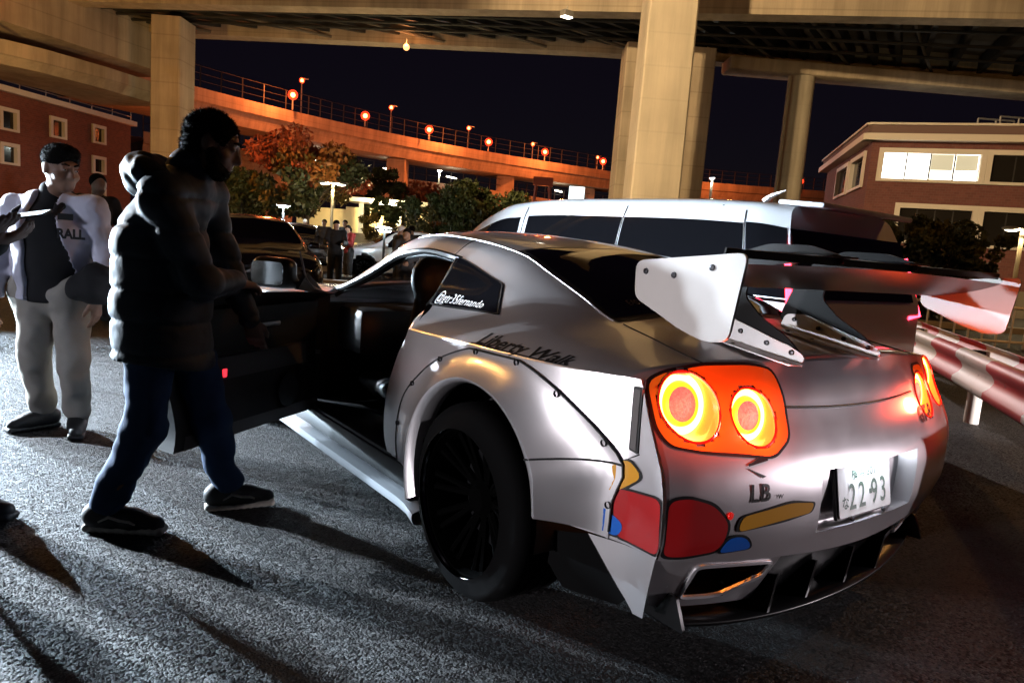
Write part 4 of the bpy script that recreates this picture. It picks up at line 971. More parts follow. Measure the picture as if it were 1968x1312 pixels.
# lamps along the ramp
def hw_lamp(lat, dep, z0, z1, big, grp, lab):
    b = cw(lat, dep, z0); t = thing('highway_lamp', lab, 'street lamp', grp, loc=b)
    g = MB(); g.tube([(0, 0, 0), (0, 0, z1-z0)], [.09, .06], 6); g.build('pole', 'galv', t)
    g = MB(); g.sphere((0, 0, z1-z0), .24 if big else .17, 10, 8); g.build('bulb', 'sodium', t); g = MB(); g.sphere((0, 0, z1-z0), .50 if big else .30, 12, 8); g.build('halo_globe', 'sodium_halo', t)  # outer globe is the lamp's red glow halo, modelled as a translucent shell
    if not big: g = MB(); g.box((.25, 0, z1-z0+.25), (.9, .3, .12), bev=.03); g.build('arm', 'galv', t)
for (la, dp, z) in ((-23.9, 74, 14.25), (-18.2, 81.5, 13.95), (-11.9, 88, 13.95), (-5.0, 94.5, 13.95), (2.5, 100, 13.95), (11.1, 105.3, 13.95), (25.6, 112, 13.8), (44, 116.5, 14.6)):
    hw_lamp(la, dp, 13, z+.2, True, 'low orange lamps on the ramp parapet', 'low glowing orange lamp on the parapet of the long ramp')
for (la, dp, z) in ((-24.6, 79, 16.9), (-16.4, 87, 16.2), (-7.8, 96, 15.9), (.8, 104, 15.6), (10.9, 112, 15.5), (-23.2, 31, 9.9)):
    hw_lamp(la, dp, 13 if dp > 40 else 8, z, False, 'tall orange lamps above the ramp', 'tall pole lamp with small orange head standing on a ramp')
def plight(name, loc, col, w_, r=.25, spot=None, tgt=None, blend=.4):
    ld = bpy.data.lights.new(name, 'SPOT' if spot else 'POINT'); ld.energy = w_; ld.color = col; ld.shadow_soft_size = r
    if spot: ld.spot_size = R_(spot); ld.spot_blend = blend
    o = bpy.data.objects.new(name, ld); COL.objects.link(o); o.location = loc
    if tgt is not None: o.rotation_euler = (Vector(tgt)-Vector(loc)).to_track_quat('-Z', 'Y').to_euler()
    return o
for la, dp, z, e in ((-23.9, 71, 15, 9000), (-9, 88, 15, 12000), (4, 97, 15, 12000), (30, 106, 14, 9000), (-14, 76, 4, 9000), (2, 90, 4, 9000), (-26, 60, 3, 6000)):
    plight('sodium_light', cw(la, dp, z), (1, .20, .045), e*.36, .4)
# white strip lamps under the ramps
for la, dp, z in ((-24.5, 83, 9.2), (-16.6, 88.8, 9.2), (-9.5, 94.5, 9.3), (-26, 87.2, 6.4), (5, 104.5, 9.4), (9.5, 107, 7)):
    b = cw(la, dp, z); o = MB().box((0, 0, 0), (2.2, .3, .12), rot=(0, 0, .5)).build('strip_lamp', 'led_soft'); o.location = b
    tag(o, 'white strip lamp glowing under the curved ramps', 'lamp', 'strip lamps under the ramps')
# ---- lamp posts of the car park
def lot_lamp(lat, dep, h, label, heads=1, w_=0, col=(1, .8, .45), m_='led_soft', pole=.06, dark=False, span=.35, grp=None):
    b = cw(lat, dep); t = thing('lamp_post', label, 'lamp post', grp, loc=b); g = MB(); g.tube([(0, 0, 0), (0, 0, h)], [pole*1.3, pole], 8); g.build('pole', 'pole_warm' if not dark else 'steel_dark', t)
    ds = [(-_rt.x*span, -_rt.y*span), (_rt.x*span, _rt.y*span)] if heads == 2 else ([(0, 0)] if span == 0 else [(-_rt.x*span, -_rt.y*span)])
    for dx, dy in ds:
        g = MB(); g.sphere((dx, dy, h-.03), (.26, .26, .07), 14, 8); hd = g.build('lamp_head', 'galv', t)
        g = MB(); g.sphere((dx, dy, h-.085), (.17, .17, .035), 12, 6); g.build('bulb', m_, hd)
        if span > 0: g = MB(); g.tube([(0, 0, h-.02), (dx, dy, h-.02)], .03, 6); g.build('arm', 'galv', t)
    if w_: plight('lot_light', b+Vector((0, 0, h-.25)), col, w_, .18)
    return t
lot_lamp(-7.9, 30, 3.25, 'short lamp post with two round heads in front of the maple', 2, 900, (1, .82, .45))
lot_lamp(15.2, 22, 2.95, 'short warm lamp post by the right brick building', 1, 500, (1, .75, .4))
lot_lamp(-8.27, 25, 2.05, 'small glaring blue-white lamp behind the dark parked car', 1, 500, (.8, .95, 1), 'led', .03, True, 0)
lot_lamp(-7.05, 60, 6.9, 'tall white lamp post rising behind the big hedge', 1, 1500, (.9, 1, .9), 'led', .07, False, 0)
lot_lamp(15.4, 60, 8.0, 'tall white lamp post right of the square pillar', 1, 2500, (.95, 1, 1), 'led', .1, False, 0)
lot_lamp(-13, 50, 4.5, 'thin white lamp post among the dark trees', 1, 0, (1, 1, 1), 'led_soft', .05, False, .3)
lot_lamp(-13.5, 10.5, 9, 'tall car park lamp out of frame at left', 1, 3200, (1, .47, .12), 'led_soft', .09)
lot_lamp(12.5, 9.0, 9, 'tall car park lamp out of frame at right', 1, 2400, (1, .45, .12), 'led_soft', .09)
lot_lamp(-22, 24, 6, 'car park lamp under the left ramps', 1, 3000, (1, .55, .14), 'led_soft', .07)
lot_lamp(-13.2, 31, 5.3, 'orange lamp post added to light the maple, hidden behind the head of the walking man', 1, 750, (1, .38, .1), 'sodium_soft', .05, False, 0)  # added lamp and post, brightens the maple
sl = thing('soffit_lamp', 'small orange lamp glowing under the far girder of the viaduct', 'lamp', loc=cw(-6.4, 37.1, 10.6)); MB().sphere((0, 0, 0), .16, 10, 8).build('bulb', 'sodium_soft', sl); MB().tube([(0, 0, 0), (0, 0, .4)], .03, 6).build('stem', 'galv', sl); plight('sodium_light', cw(-6.4, 36.9, 10.75), (1, .36, .1), 60, .1)
lot_lamp(-7.8, 9, 12.8, 'very tall mast lamp added out of frame at left to light the pillars', 1, 0, (1, .7, .3), 'led_soft', .12, False, 0)  # added unseen mast, fixture for the spot on the pillars
plight('pillar_fill_light', cw(-7.8, 9, 12.5), (1, .68, .34), 56000, .3, 50, cw(4.5, 27, 8), .5)
for i_, (la, dp) in enumerate(((-14, 76), (2, 90), (-26, 60))): lot_lamp(la, dp, 4.4, ('added orange lamp post far away under the long ramp near the maple', 'added orange lamp post far away under the long ramp behind the hedge', 'added orange lamp post under the ramps at far left')[i_], 1, 0, (1, .3, .1), 'sodium_soft', .08, False, 0)  # posts added as fixtures for the low sodium lights under the ramps
fl = thing('added_flood_lamp', 'flood lamp added under the near girder to light the guard rail', 'lamp', loc=cw(1.2, 30.6, 10.75)); MB().box((0, 0, 0), (.5, .35, .25), bev=.04).build('housing', 'galv', fl); MB().box((0, 0, -.135), (.42, .28, .02)).build('lens', 'led_soft', fl); MB().tube([(0, 0, .1), (0, 0, .3)], .03, 6).build('clamp', 'galv', fl)
plight('rail_fill_light', cw(1.2, 30.6, 10.55), (1, .86, .82), 26000, .2, 13, cw(4.3, 7.0, .5), .5)  # added narrow spot that brightens the guard rail
# ---- brick buildings
def wall_quad(name, parent, m_, A, B, z0, z1, holes=(), th=.25):
    """vertical wall from ground point A to B with rectangular openings (u0, u1, z0, z1) in metres"""
    L = (B-A).length; d = (B-A)/L; us_ = sorted({0., L, *[h[0] for h in holes], *[h[1] for h in holes]}); zs_ = sorted({z0, z1, *[h[2] for h in holes], *[h[3] for h in holes]})
    us2 = sorted(set(us_)); g = MB()
    g.grid(lambda u, z: tuple(A+d*u)[:2]+(z,), us2, zs_, lambda u, z: any(h[0] < u < h[1] and h[2] < z < h[3] for h in holes))
    o = g.build(name, m_, parent, smooth=False)
    uv = o.data.uv_layers.new(name='UVMap')
    for lp in o.data.loops:
        v = o.data.vertices[lp.vertex_index].co; uv.data[lp.index].uv = ((Vector((v.x, v.y, 0))-Vector((A.x, A.y, 0))).dot(d), v.z)
    return o
def window(parent, A, B, u0, u1, z0, z1, out, fw=.18, panes=1, m_='dark_pane', back=None, blinds=None):
    L = (B-A).length; d = (B-A)/L; n = Vector(out)
    def pt(u, z, o_): q = A+d*u+n*o_; return (q.x, q.y, z)
    g = MB()
    for a, b, c_, e in ((u0-fw, u1+fw, z1, z1+fw), (u0-fw, u1+fw, z0-fw*.6, z0), (u0-fw, u0, z0, z1), (u1, u1+fw, z0, z1)):
        q = [pt(a, c_, -.10), pt(b, c_, -.10), pt(b, e, -.10), pt(a, e, -.10)]; q2 = [pt(a, c_, .12), pt(b, c_, .12), pt(b, e, .12), pt(a, e, .12)]
        g.add(q+q2, [(0, 1, 2, 3), (4, 5, 6, 7), (0, 1, 5, 4), (1, 2, 6, 5), (2, 3, 7, 6), (3, 0, 4, 7)])
    w_ = g.build('window', 'frame_white', parent, smooth=False)
    for k in range(panes):
        a, b = lerp(u0, u1, k/panes)+.03, lerp(u0, u1, (k+1)/panes)-.03
        mm_ = m_[k] if isinstance(m_, (list, tuple)) else m_
        g = MB(); g.add([pt(a, z0, -.08), pt(b, z0, -.08), pt(b, z1, -.08), pt(a, z1, -.08)], [(0, 1, 2, 3)]); g.build('pane', mm_, w_, smooth=False)
        if k: g = MB(); g.add([pt(a-.06, z0, -.07), pt(a, z0, -.07), pt(a, z1, -.07), pt(a-.06, z1, -.07)], [(0, 1, 2, 3)]); g.build('mullion', 'steel_dark', w_, smooth=False)
        if blinds: g = MB(); zt = lerp(z0, z1, .12); g.add([pt(lerp(a, b, .12), zt, -.12), pt(lerp(a, b, .62), zt, -.12), pt(lerp(a, b, .62), z1, -.12), pt(lerp(a, b, .12), z1, -.12)], [(0, 1, 2, 3)]); g.build('blind', 'blind', w_, smooth=False)
    return w_
bl = thing('brick_building', 'dark red brick building at far left with small white-framed windows', 'building', loc=cw(-28, 45))
A_, B_ = cw(-29.2, 31), cw(-27.2, 50); d_ = (B_-A_).normalized(); nl = Vector((d_.y, -d_.x, 0))
wins = [(11.9, 12.8, 5.55, 6.45), (15.45, 16.3, 5.75, 6.6), (15.45, 16.3, 3.85, 4.65), (11.9, 12.8, 3.75, 4.6), (8.3, 9.2, 5.4, 6.3), (8.3, 9.2, 3.6, 4.45), (15.45, 16.3, 1.2, 2.6)]
lo = bl.location.copy()
wo = wall_quad('wall', bl, 'brick', A_, B_, 0, 7.3, wins)
C_ = B_+Vector((-nl.x, -nl.y, 0))*14; wall_quad('wall', bl, 'brick', B_, C_, 0, 7.3)
for h_ in wins: window(bl, A_, B_, *h_, nl, .2)
g = MB()
for a, b, z in ((A_, B_, 7.3),): c = (a+b)/2; g.box((c.x+nl.x*.1, c.y+nl.y*.1, 7.45), ((b-a).length+.4, .5, .3), rot=(0, 0, math.atan2(d_.y, d_.x)))
g.build('coping', 'frame_white', bl, smooth=False)
g = MB(); g.tube([A_+Vector((0, 0, 7.9)), B_+Vector((0, 0, 7.9))], .03, 4)
for i in range(11): p = A_.lerp(B_, i/10); g.tube([p+Vector((0, 0, 7.6)), p+Vector((0, 0, 8.2))], .025, 4)
g.build('roof_rail', 'galv', bl)
for o in [bl]:
    M_ = Matrix.Translation(-lo)
    def rec(q):
        for c in kids(q):
            c.data.transform(M_); rec(c)
    rec(o)
g = MB(); p0 = cw(-20.5, 41); 
br = thing('brick_building', 'two-storey red brick building at right with one bright lit window', 'building', loc=cw(20, 36))
A_, B_ = cw(16.3, 34.8), cw(40, 25.6); d_ = (B_-A_).normalized(); nr = Vector((d_.y, -d_.x, 0)); lo = br.location.copy()
wn = [(.55, 4.5, 5.72, 6.9, 4), (4.95, 8.6, 5.72, 6.9, 4), (9.2, 13, 5.72, 6.9, 4), (1.55, 4.5, 2.9, 4.4, 4), (4.95, 8.6, 2.9, 4.4, 4), (9.2, 13, 2.9, 4.4, 4)]
wall_quad('wall', br, 'brick_right', A_, B_, 0, 7.55, [h[:4] for h in wn])
C_ = cw(19.4, 47); wall_quad('wall', br, 'brick_right', A_, C_, 0, 7.55, [(1.2, 4.2, 5.5, 6.9), (5.2, 8.2, 5.5, 6.9)])
window(br, A_, B_, *wn[0][:4], nr, .22, 4, ['lit_room_hi', 'lit_room_hi', 'lit_room', 'lit_room_hi'])
for u0_ in (2.56, 3.55): q0, q1 = A_+d_*u0_+nr*-.06, A_+d_*(u0_+.88)+nr*-.06; MB().add([(q0.x, q0.y, 6.18), (q1.x, q1.y, 6.18), (q1.x, q1.y, 6.88), (q0.x, q0.y, 6.88)], [(0, 1, 2, 3)]).build('blind', 'blind_grey', br, smooth=False)
for h in wn[1:]: window(br, A_, B_, *h[:4], nr, .22, h[4], 'dark_pane', blinds=True)
dl = (C_-A_).normalized(); nl2 = Vector((-dl.y, dl.x, 0))
for h in ((1.2, 4.2, 5.5, 6.9), (5.2, 8.2, 5.5, 6.9)): window(br, A_, C_, *h, nl2, .22, 3, 'dark_pane')
def band(a, b, n_, z0, z1, o_, m_, nm):
    d2 = (b-a).normalized(); c = (a+b)/2+n_*(o_/2); g = MB(); g.box((c.x, c.y, (z0+z1)/2), ((b-a).length+o_*2, o_+.3, z1-z0), rot=(0, 0, math.atan2(d2.y, d2.x))); g.build(nm, m_, br, smooth=False)
for a, b, n_ in ((A_, B_, nr), (A_, C_, nl2)):
    band(a, b, n_, 7.42, 7.72, .35, 'frame_white', 'cornice'); band(a, b, n_, 7.722, 8.12, .15, 'brick_right', 'parapet'); band(a, b, n_, 8.122, 8.22, .25, 'frame_white', 'coping')
g = MB(); p = cw(23.0, 36.2)
for dx in (0, .9, 1.8):
    for dy in (0, 1.): g.tube([(p.x+_rt.x*dx, p.y+_rt.y*dx+dy, 8.1), (p.x+_rt.x*dx, p.y+_rt.y*dx+dy, 9.3)], .05, 5)
for z in (8.7, 9.3):
    for dy in (0, 1.): g.tube([(p.x, p.y+dy, z), (p.x+_rt.x*1.8, p.y+_rt.y*1.8+dy, z)], .05, 5)
g.build('roof_frame', 'galv', br); g = MB(); q = cw(26, 36); g.box((q.x, q.y, 8.6), (2.4, 1.2, 1.0), rot=(0, 0, -R_(36)), bev=.05); g.build('roof_unit', 'galv', br)
M_ = Matrix.Translation(-lo)
def rec(q):
    for c in kids(q): c.data.transform(M_); rec(c)
rec(br)
# ---- lit shelter
sh = thing('shelter', 'low lit shelter with pale flat roof and bright cream panels behind the crowd', 'shelter', loc=cw(-7.4, 40))
rz = -_yaw
def lb(parent, c, d_, m_, nm, bev=0.): g = MB(); g.box(c, d_, bev=bev); return g.build(nm, m_, parent, smooth=False)
sh.rotation_euler = (0, 0, rz)
lb(sh, (0, .5, 3.05), (4.6, 3.2, .22), 'frame_white', 'roof')
for x in (-1.35, .75): lb(sh, (x, -.7, 1.45), (.22, .22, 2.9), 'galv', 'post')
for i, x in enumerate((-1.9, -.62, .22, 1.6)): lb(sh, (x, 0, 1.4), ((.9, .78, .78, 1.3)[i], .06, 2.5), 'lit_wall', 'lit_panel')
lb(sh, (-3.6, .1, 1.3), (3.0, .1, 2.4), 'lit_wall', 'side_wall')
lb(sh, (0, -1.0, 2.9), (1.6, .2, .08), 'led_soft', 'ceiling_lamp')
plight('shelter_light', cw(-7.4, 38.2, 2.6), (1, .8, .4), 900, .3)
lw = MB().box((0, 0, .45), (22, .3, .5)).build('low_wall', 'kerbstone', smooth=False); lw.location = cw(-16, 37, .55); lw.rotation_euler = (0, 0, rz); tag(lw, 'long low pale wall behind the planting bed', 'wall')
# ---- signs, gantry, lit board
sg_ = thing('sign_board', 'pale orange slanted sign board beside the big hedge above the minivan nose', 'sign', loc=cw(.5, 18)); sg_.rotation_euler = (0, 0, rz)
g = MB(); g.prism([(-.25, 2.03), (.17, 2.10), (.17, 2.50)], .04, lambda u, v, w_: (u, w_, v)); g.build('panel', 'sign_orange', sg_, smooth=False)
g = MB(); g.prism([(-.25, 1.75), (.17, 1.78), (.17, 2.07), (-.25, 2.0)], .04, lambda u, v, w_: (u, w_, v)); pn = g.build('panel', 'sign_white', sg_, smooth=False)
for k in range(2): MB().box((-.16+.16*k, -.025, 1.90), (.10, .006, .06)).build('printed_mark', 'ink_blue', pn, smooth=False)
lb(sg_, (0, .05, .9), (.06, .06, 1.8), 'galv', 'post')
bd = thing('lit_board', 'bright white-blue lit board standing under the ramp', 'sign', loc=cw(3.65, 50)); bd.rotation_euler = (0, 0, rz); lb(bd, (0, 0, 4.7), (1.05, .2, 1.7), 'lit_sign', 'panel'); lb(bd, (0, .02, 1.9), (.2, .15, 3.8), 'galv', 'post')
gt = thing('lattice_gantry', 'small red steel lattice gantry standing under the ramp behind the hedge', 'gantry', loc=cw(1.8, 70)); gt.rotation_euler = (0, 0, rz)
g = MB()
for s in (-1, 1):
    g.tube([(s*1.0, 0, 0), (s*.65, 0, 7.7)], .16, 5)
    for k in range(6): g.tube([(s*(1.0-.05*k), 0, k*1.2), (s*(.5), 0, k*1.2+.9)], .06, 4)
g.build('leg', 'steel_red', gt)
g = MB(); g.box((0, 0, 7.5), (1.9, .5, .8)); g.build('cross_box', 'steel_red', gt, smooth=False)
# ---- guard rail: double W-beams on posts
rail = thing('guard_rail', 'scuffed red and white double-sided guard rail running past the car at right', 'guard rail', loc=cw(3.6, 5.2))
def stripes():
    m = mat('rail_paint', (.6, .58, .55), .5); n = m.node_tree; b = n.nodes['Principled BSDF']; L = n.links.new
    tc = n.nodes.new('ShaderNodeTexCoord'); sx = n.nodes.new('ShaderNodeSeparateXYZ'); L(tc.outputs['UV'], sx.inputs[0])
    nz = n.nodes.new('ShaderNodeTexNoise'); nz.inputs['Scale'].default_value = 3.; L(tc.outputs['UV'], nz.inputs['Vector'])
    ma = n.nodes.new('ShaderNodeMath'); ma.operation = 'MULTIPLY_ADD'; ma.inputs[1].default_value = .10; L(nz.outputs[0], ma.inputs[0]); L(sx.outputs[0], ma.inputs[2])
    fr = n.nodes.new('ShaderNodeMath'); fr.operation = 'PINGPONG'; fr.inputs[1].default_value = .9; L(ma.outputs[0], fr.inputs[0])
    gt_ = n.nodes.new('ShaderNodeMath'); gt_.operation = 'GREATER_THAN'; gt_.inputs[1].default_value = .45; L(fr.outputs[0], gt_.inputs[0])
    mx_ = n.nodes.new('ShaderNodeMix'); mx_.data_type = 'RGBA'; mx_.inputs[6].default_value = (.62, .60, .56, 1); mx_.inputs[7].default_value = (.46, .02, .03, 1); L(gt_.outputs[0], mx_.inputs[0])
    n2 = n.nodes.new('ShaderNodeTexNoise'); n2.inputs['Scale'].default_value = 9; n2.inputs['Detail'].default_value = 7; n2.inputs['Roughness'].default_value = .7; L(tc.outputs['UV'], n2.inputs['Vector'])
    rmp = n.nodes.new('ShaderNodeValToRGB'); rmp.color_ramp.elements[0].position = .60; rmp.color_ramp.elements[0].color = (1, 1, 1, 1); rmp.color_ramp.elements[1].position = .72; rmp.color_ramp.elements[1].color = (.12, .09, .07, 1); L(n2.outputs[0], rmp.inputs[0])
    mu = n.nodes.new('ShaderNodeMix'); mu.data_type = 'RGBA'; mu.blend_type = 'MULTIPLY'; mu.inputs[0].default_value = .85; L(mx_.outputs[2], mu.inputs[6]); L(rmp.outputs[0], mu.inputs[7]); L(mu.outputs[2], b.inputs['Base Color'])
stripes()
W_PROF = [(.0, .69), (-.045, .68), (-.075, .65), (-.075, .61), (-.03, .57), (-.01, .535), (-.01, .515), (-.03, .48), (-.075, .44), (-.075, .40), (-.045, .37), (0, .36)]
RP = [(2.55, 2.4, 0), (3.05, 3.6, 0), (3.47, 4.78, 0), (4.02, 6.40, 0), (4.62, 8.3, 0), (5.15, 9.9, 0)]
def beam(path, flip, name, prof=W_PROF, z=0.):
    P3 = [cw(a, b, 0) for a, b, c in dens(path, .5)]; g = MB(); k = len(prof); uvs = []; acc = 0
    for i, p in enumerate(P3):
        t_ = P3[min(i+1, len(P3)-1)]-P3[max(i-1, 0)]; t_.normalize(); nn = Vector((-t_.y, t_.x, 0))*(-1 if flip else 1)
        if i: acc += (p-P3[i-1]).length
        for o_, zz in prof: g.v.append(tuple(p-nn*o_+Vector((0, 0, zz+z)))); uvs.append((acc, zz))
    for i in range(len(P3)-1):
        for j in range(k-1): g.f.append((i*k+j, (i+1)*k+j, (i+1)*k+j+1, i*k+j+1))
    me = bpy.data.meshes.new(name); me.from_pydata(g.v, [], g.f); u = me.uv_layers.new(name='UVMap')
    for lp in me.loops: u.data[lp.index].uv = uvs[lp.vertex_index]
    for p_ in me.polygons: p_.use_smooth = True
    me.materials.append(MT['rail_paint']); o = ob(name, me, rail); o.modifiers.new('t', 'SOLIDIFY').thickness = .004; me.transform(Matrix.Translation(-rail.location)); return o
beam(RP, False, 'beam')
RB = [(a+.30, b-.05, c) for a, b, c in RP[2:]]+[(6.2, 12.6, 0)]
beam(RB, True, 'back_beam')
for (la, dp) in ((2.72, 2.72), (4.18, 6.3), (4.85, 8.45), (5.40, 10.2)):
    g = MB(); g.lathe([(0.0001, .66), (.055, .66), (.06, .65), (.06, 0)], 'z', 16, cw(la, dp)-rail.location); g.build('post', 'frame_white', rail)
    g = MB(); c = cw(la-.03, dp, .55)-rail.location; g.box(c, (.10, .10, .22), rot=(0, 0, .5), bev=.01); g.build('spacer', 'steel_dark', rail)
# white picket barrier and orange-lit wall further right
fc = thing('picket_fence', 'low white tubular fence seen under the right end of the wing', 'fence', loc=cw(8.2, 14)); fc.rotation_euler = (0, 0, rz)
g = MB(); g.tube([(-1.6, 0, .82), (4, 0, .78)], .03, 6); g.tube([(-1.6, 0, .12), (4, 0, .12)], .025, 6); g.build('rail', 'frame_white', fc)
for k in range(20): g = MB(); g.tube([(-1.5+k*.28, 0, 0), (-1.5+k*.28, 0, .8)], .022, 6); g.build('picket', 'frame_white', fc)
ow = MB().box((0, 0, .5), (30, .3, 1.0)).build('boundary_wall', 'concrete', smooth=False); ow.location = cw(26, 26.5); ow.rotation_euler = (0, 0, rz); tag(ow, 'low orange-lit concrete wall at the right edge beyond the wing', 'wall')
# ---- trees and hedges
def leaves(center_fn, n, size, seed):
    r = np.random.default_rng(seed); C_ = center_fn(r, n); out = MB()
    a = r.normal(size=(n, 3)); a /= np.linalg.norm(a, axis=1)[:, None]; b = np.cross(a, r.normal(size=(n, 3))); b /= np.linalg.norm(b, axis=1)[:, None]
    s = size*(.6+.8*r.random(n))
    q = np.stack([C_-a*s[:, None], C_+b*s[:, None]*.5, C_+a*s[:, None], C_-b*s[:, None]*.5], 1).reshape(-1, 3)
    me = bpy.data.meshes.new('foliage'); me.from_pydata(q.tolist(), [], np.arange(4*n).reshape(-1, 4).tolist()); return me
def clumps(cs, fill=.75):
    cs = np.array(cs)
    def f(r, n):
        w_ = cs[:, 3]**2; k = r.choice(len(cs), n, p=w_/w_.sum()); d = r.normal(size=(n, 3)); d /= np.linalg.norm(d, axis=1)[:, None]; rad = r.random(n)**(1/3)*(fill)+(1-fill)*r.random(n)
        return cs[k, :3]+d*(cs[k, 3]*rad)[:, None]*np.array([1, 1, .8])
    return f
def tree(name, label, lat, dep, h, wd, mats, seed, n=5200, trunk=.35, size=.13, base=.25, group=None, stems=1):
    r = np.random.default_rng(seed); b = cw(lat, dep); t = thing(name, label, 'tree' if 'tree' in name else 'hedge', group, loc=b); th = h*base
    g = MB(); tips = []
    for k in range(stems):
        ox, oy = (r.normal()*.25*wd*.4, r.normal()*.2) if stems > 1 else (0, 0)
        g.tube([(ox, oy, 0), (ox+r.normal()*.06, oy+r.normal()*.06, th*.6), (ox+r.normal()*.12, oy+r.normal()*.1, th*1.2)], [.09*h/4*(.6 if stems > 1 else 1), .07*h/4*(.6 if stems > 1 else 1), .055*h/4*(.6 if stems > 1 else 1)], 7)
        for i in range(9 if stems == 1 else 4):
            a = r.random()*6.28; l = wd*.5*(.5+.5*r.random()); z1 = th*1.2+(h-th*1.2)*(.25+.6*r.random())
            p1 = (ox+math.cos(a)*l*.45, oy+math.sin(a)*l*.45, lerp(th*1.1, z1, .55)); p2 = (ox+math.cos(a)*l, oy+math.sin(a)*l, z1)
            g.tube([(ox, oy, th*(.8+.35*r.random())), p1, p2], [.04*h/4, .025*h/4, .008*h/4], 5); tips.append(p2)
    g.build('trunk', 'bark', t)
    cs = []
    for p in tips: cs.append((*p, wd*(.13+.10*r.random())))
    for k in range(int(16+10*wd/4)):
        a = r.random()*6.28; rr = wd*.48*math.sqrt(r.random()); zt = r.random(); z = lerp(th*1.05, h*.93, zt); rr *= (1-.55*abs(zt-.42)**1.2*1.4); cs.append((rr*math.cos(a), rr*math.sin(a), z, wd*(.10+.09*r.random())))
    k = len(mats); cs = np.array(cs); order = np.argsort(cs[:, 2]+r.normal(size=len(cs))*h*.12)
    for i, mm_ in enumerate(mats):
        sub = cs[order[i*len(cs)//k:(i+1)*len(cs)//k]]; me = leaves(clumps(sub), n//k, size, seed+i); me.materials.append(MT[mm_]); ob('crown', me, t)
    return t
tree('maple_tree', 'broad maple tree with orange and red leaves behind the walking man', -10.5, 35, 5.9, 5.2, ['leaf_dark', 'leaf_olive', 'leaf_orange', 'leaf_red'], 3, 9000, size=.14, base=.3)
tree('dark_tree', 'dark green tree to the left of the maple, just right of the walking man', -15.6, 39, 4.2, 4.6, ['leaf_dark', 'leaf_green'], 5, 5200, base=.2)
tree('dark_tree', 'dark round tree right of the maple beside the ramp pillar', -8.4, 43, 5.2, 3.0, ['leaf_dark', 'leaf_dark'], 6, 4200)
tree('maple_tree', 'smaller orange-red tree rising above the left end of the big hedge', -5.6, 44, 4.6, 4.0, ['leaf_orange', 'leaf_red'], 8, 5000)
tree('dark_tree', 'small dark tree in front of the ramp pillar right of the two-headed lamp', -7.0, 36, 3.2, 1.9, ['leaf_olive', 'leaf_green'], 18, 1800)
for i, (la, dp, hh, ww) in enumerate(((-2.9, 24.0, 3.0, 2.2), (-1.7, 24.6, 3.35, 2.5), (-.5, 24.2, 3.2, 2.3), (.7, 25.2, 2.9, 2.0))):
    tree('hedge', ['leftmost bush of the big hedge behind the coupe roof', 'tallest rounded bush of the big hedge behind the coupe roof', 'bush of the big hedge just left of the minivan nose', 'lower bush of the big hedge behind the minivan nose'][i], la, dp, hh, ww, ['leaf_dark', 'leaf_hedge', 'leaf_green'], 20+i, 9000, size=.075, base=.10, group='bushes of the big hedge', stems=3)
for i, (la, dp, hh, ww) in enumerate(((10.0, 20.3, 2.75, 2.0), (11.2, 20.2, 3.05, 2.3), (12.3, 20.2, 2.95, 2.1), (11.0, 23, 3.2, 2.2))):
    tree('hedge', ['leftmost bush in front of the right brick building', 'tallest bush in front of the right brick building', 'rightmost bush in front of the right brick building', 'bush behind the front row by the right brick building'][i], la, dp, hh, ww, ['leaf_dark', 'leaf_hedge', 'leaf_dark'], 30+i, 8000, size=.075, base=.10, group='bushes by the right building', stems=3)
for i, la in enumerate((-13.5, -11.6, -9.4)):
    tree('hedge', ['left', 'middle', 'right'][i]+' low dark bush in the bed behind the parked cars', la, 26, 1.3, 2.3, ['leaf_dark', 'leaf_green'], 50+i, 2400, size=.08, base=.1, group='low bushes in the bed', stems=3)
# ================================================================== people
mat('skin', (.30, .17, .11), .5, noise=(30, .12)); mat('skin_dark', (.16, .085, .055), .5, noise=(30, .12))
mat('hair', (.007, .006, .005), .85, spec=.12, bump=(90, .9, .01)); mat('puffer', (.020, .027, .038), .62, spec=.25, noise=(7, .2), bump=(60, .25, .002)); mat('jeans', (.018, .048, .12), .85, bump=(220, .3, .001), noise=(12, .2))
mat('jacket_white', (.72, .72, .82), .7, bump=(160, .2, .001), noise=(8, .08)); mat('cloth_black', (.006, .006, .007), .85, bump=(120, .3, .001)); mat('chino', (.42, .39, .33), .85, bump=(160, .3, .001), noise=(9, .1))
mat('shoe_black', (.012, .012, .013), .6); mat('sole_white', (.55, .52, .46), .6, noise=(25, .3)); mat('cloth_grey', (.05, .05, .055), .9); mat('cloth_red', (.22, .02, .02), .9); mat('cap_white', (.7, .68, .66), .8); mat('screen', (.5, .6, .7), .2, emit=(.75, .9, 1.), es=2.2)
V3 = lambda t: np.array(cw(*t))
def unit(v): v = np.array(v, float); return v/np.linalg.norm(v)
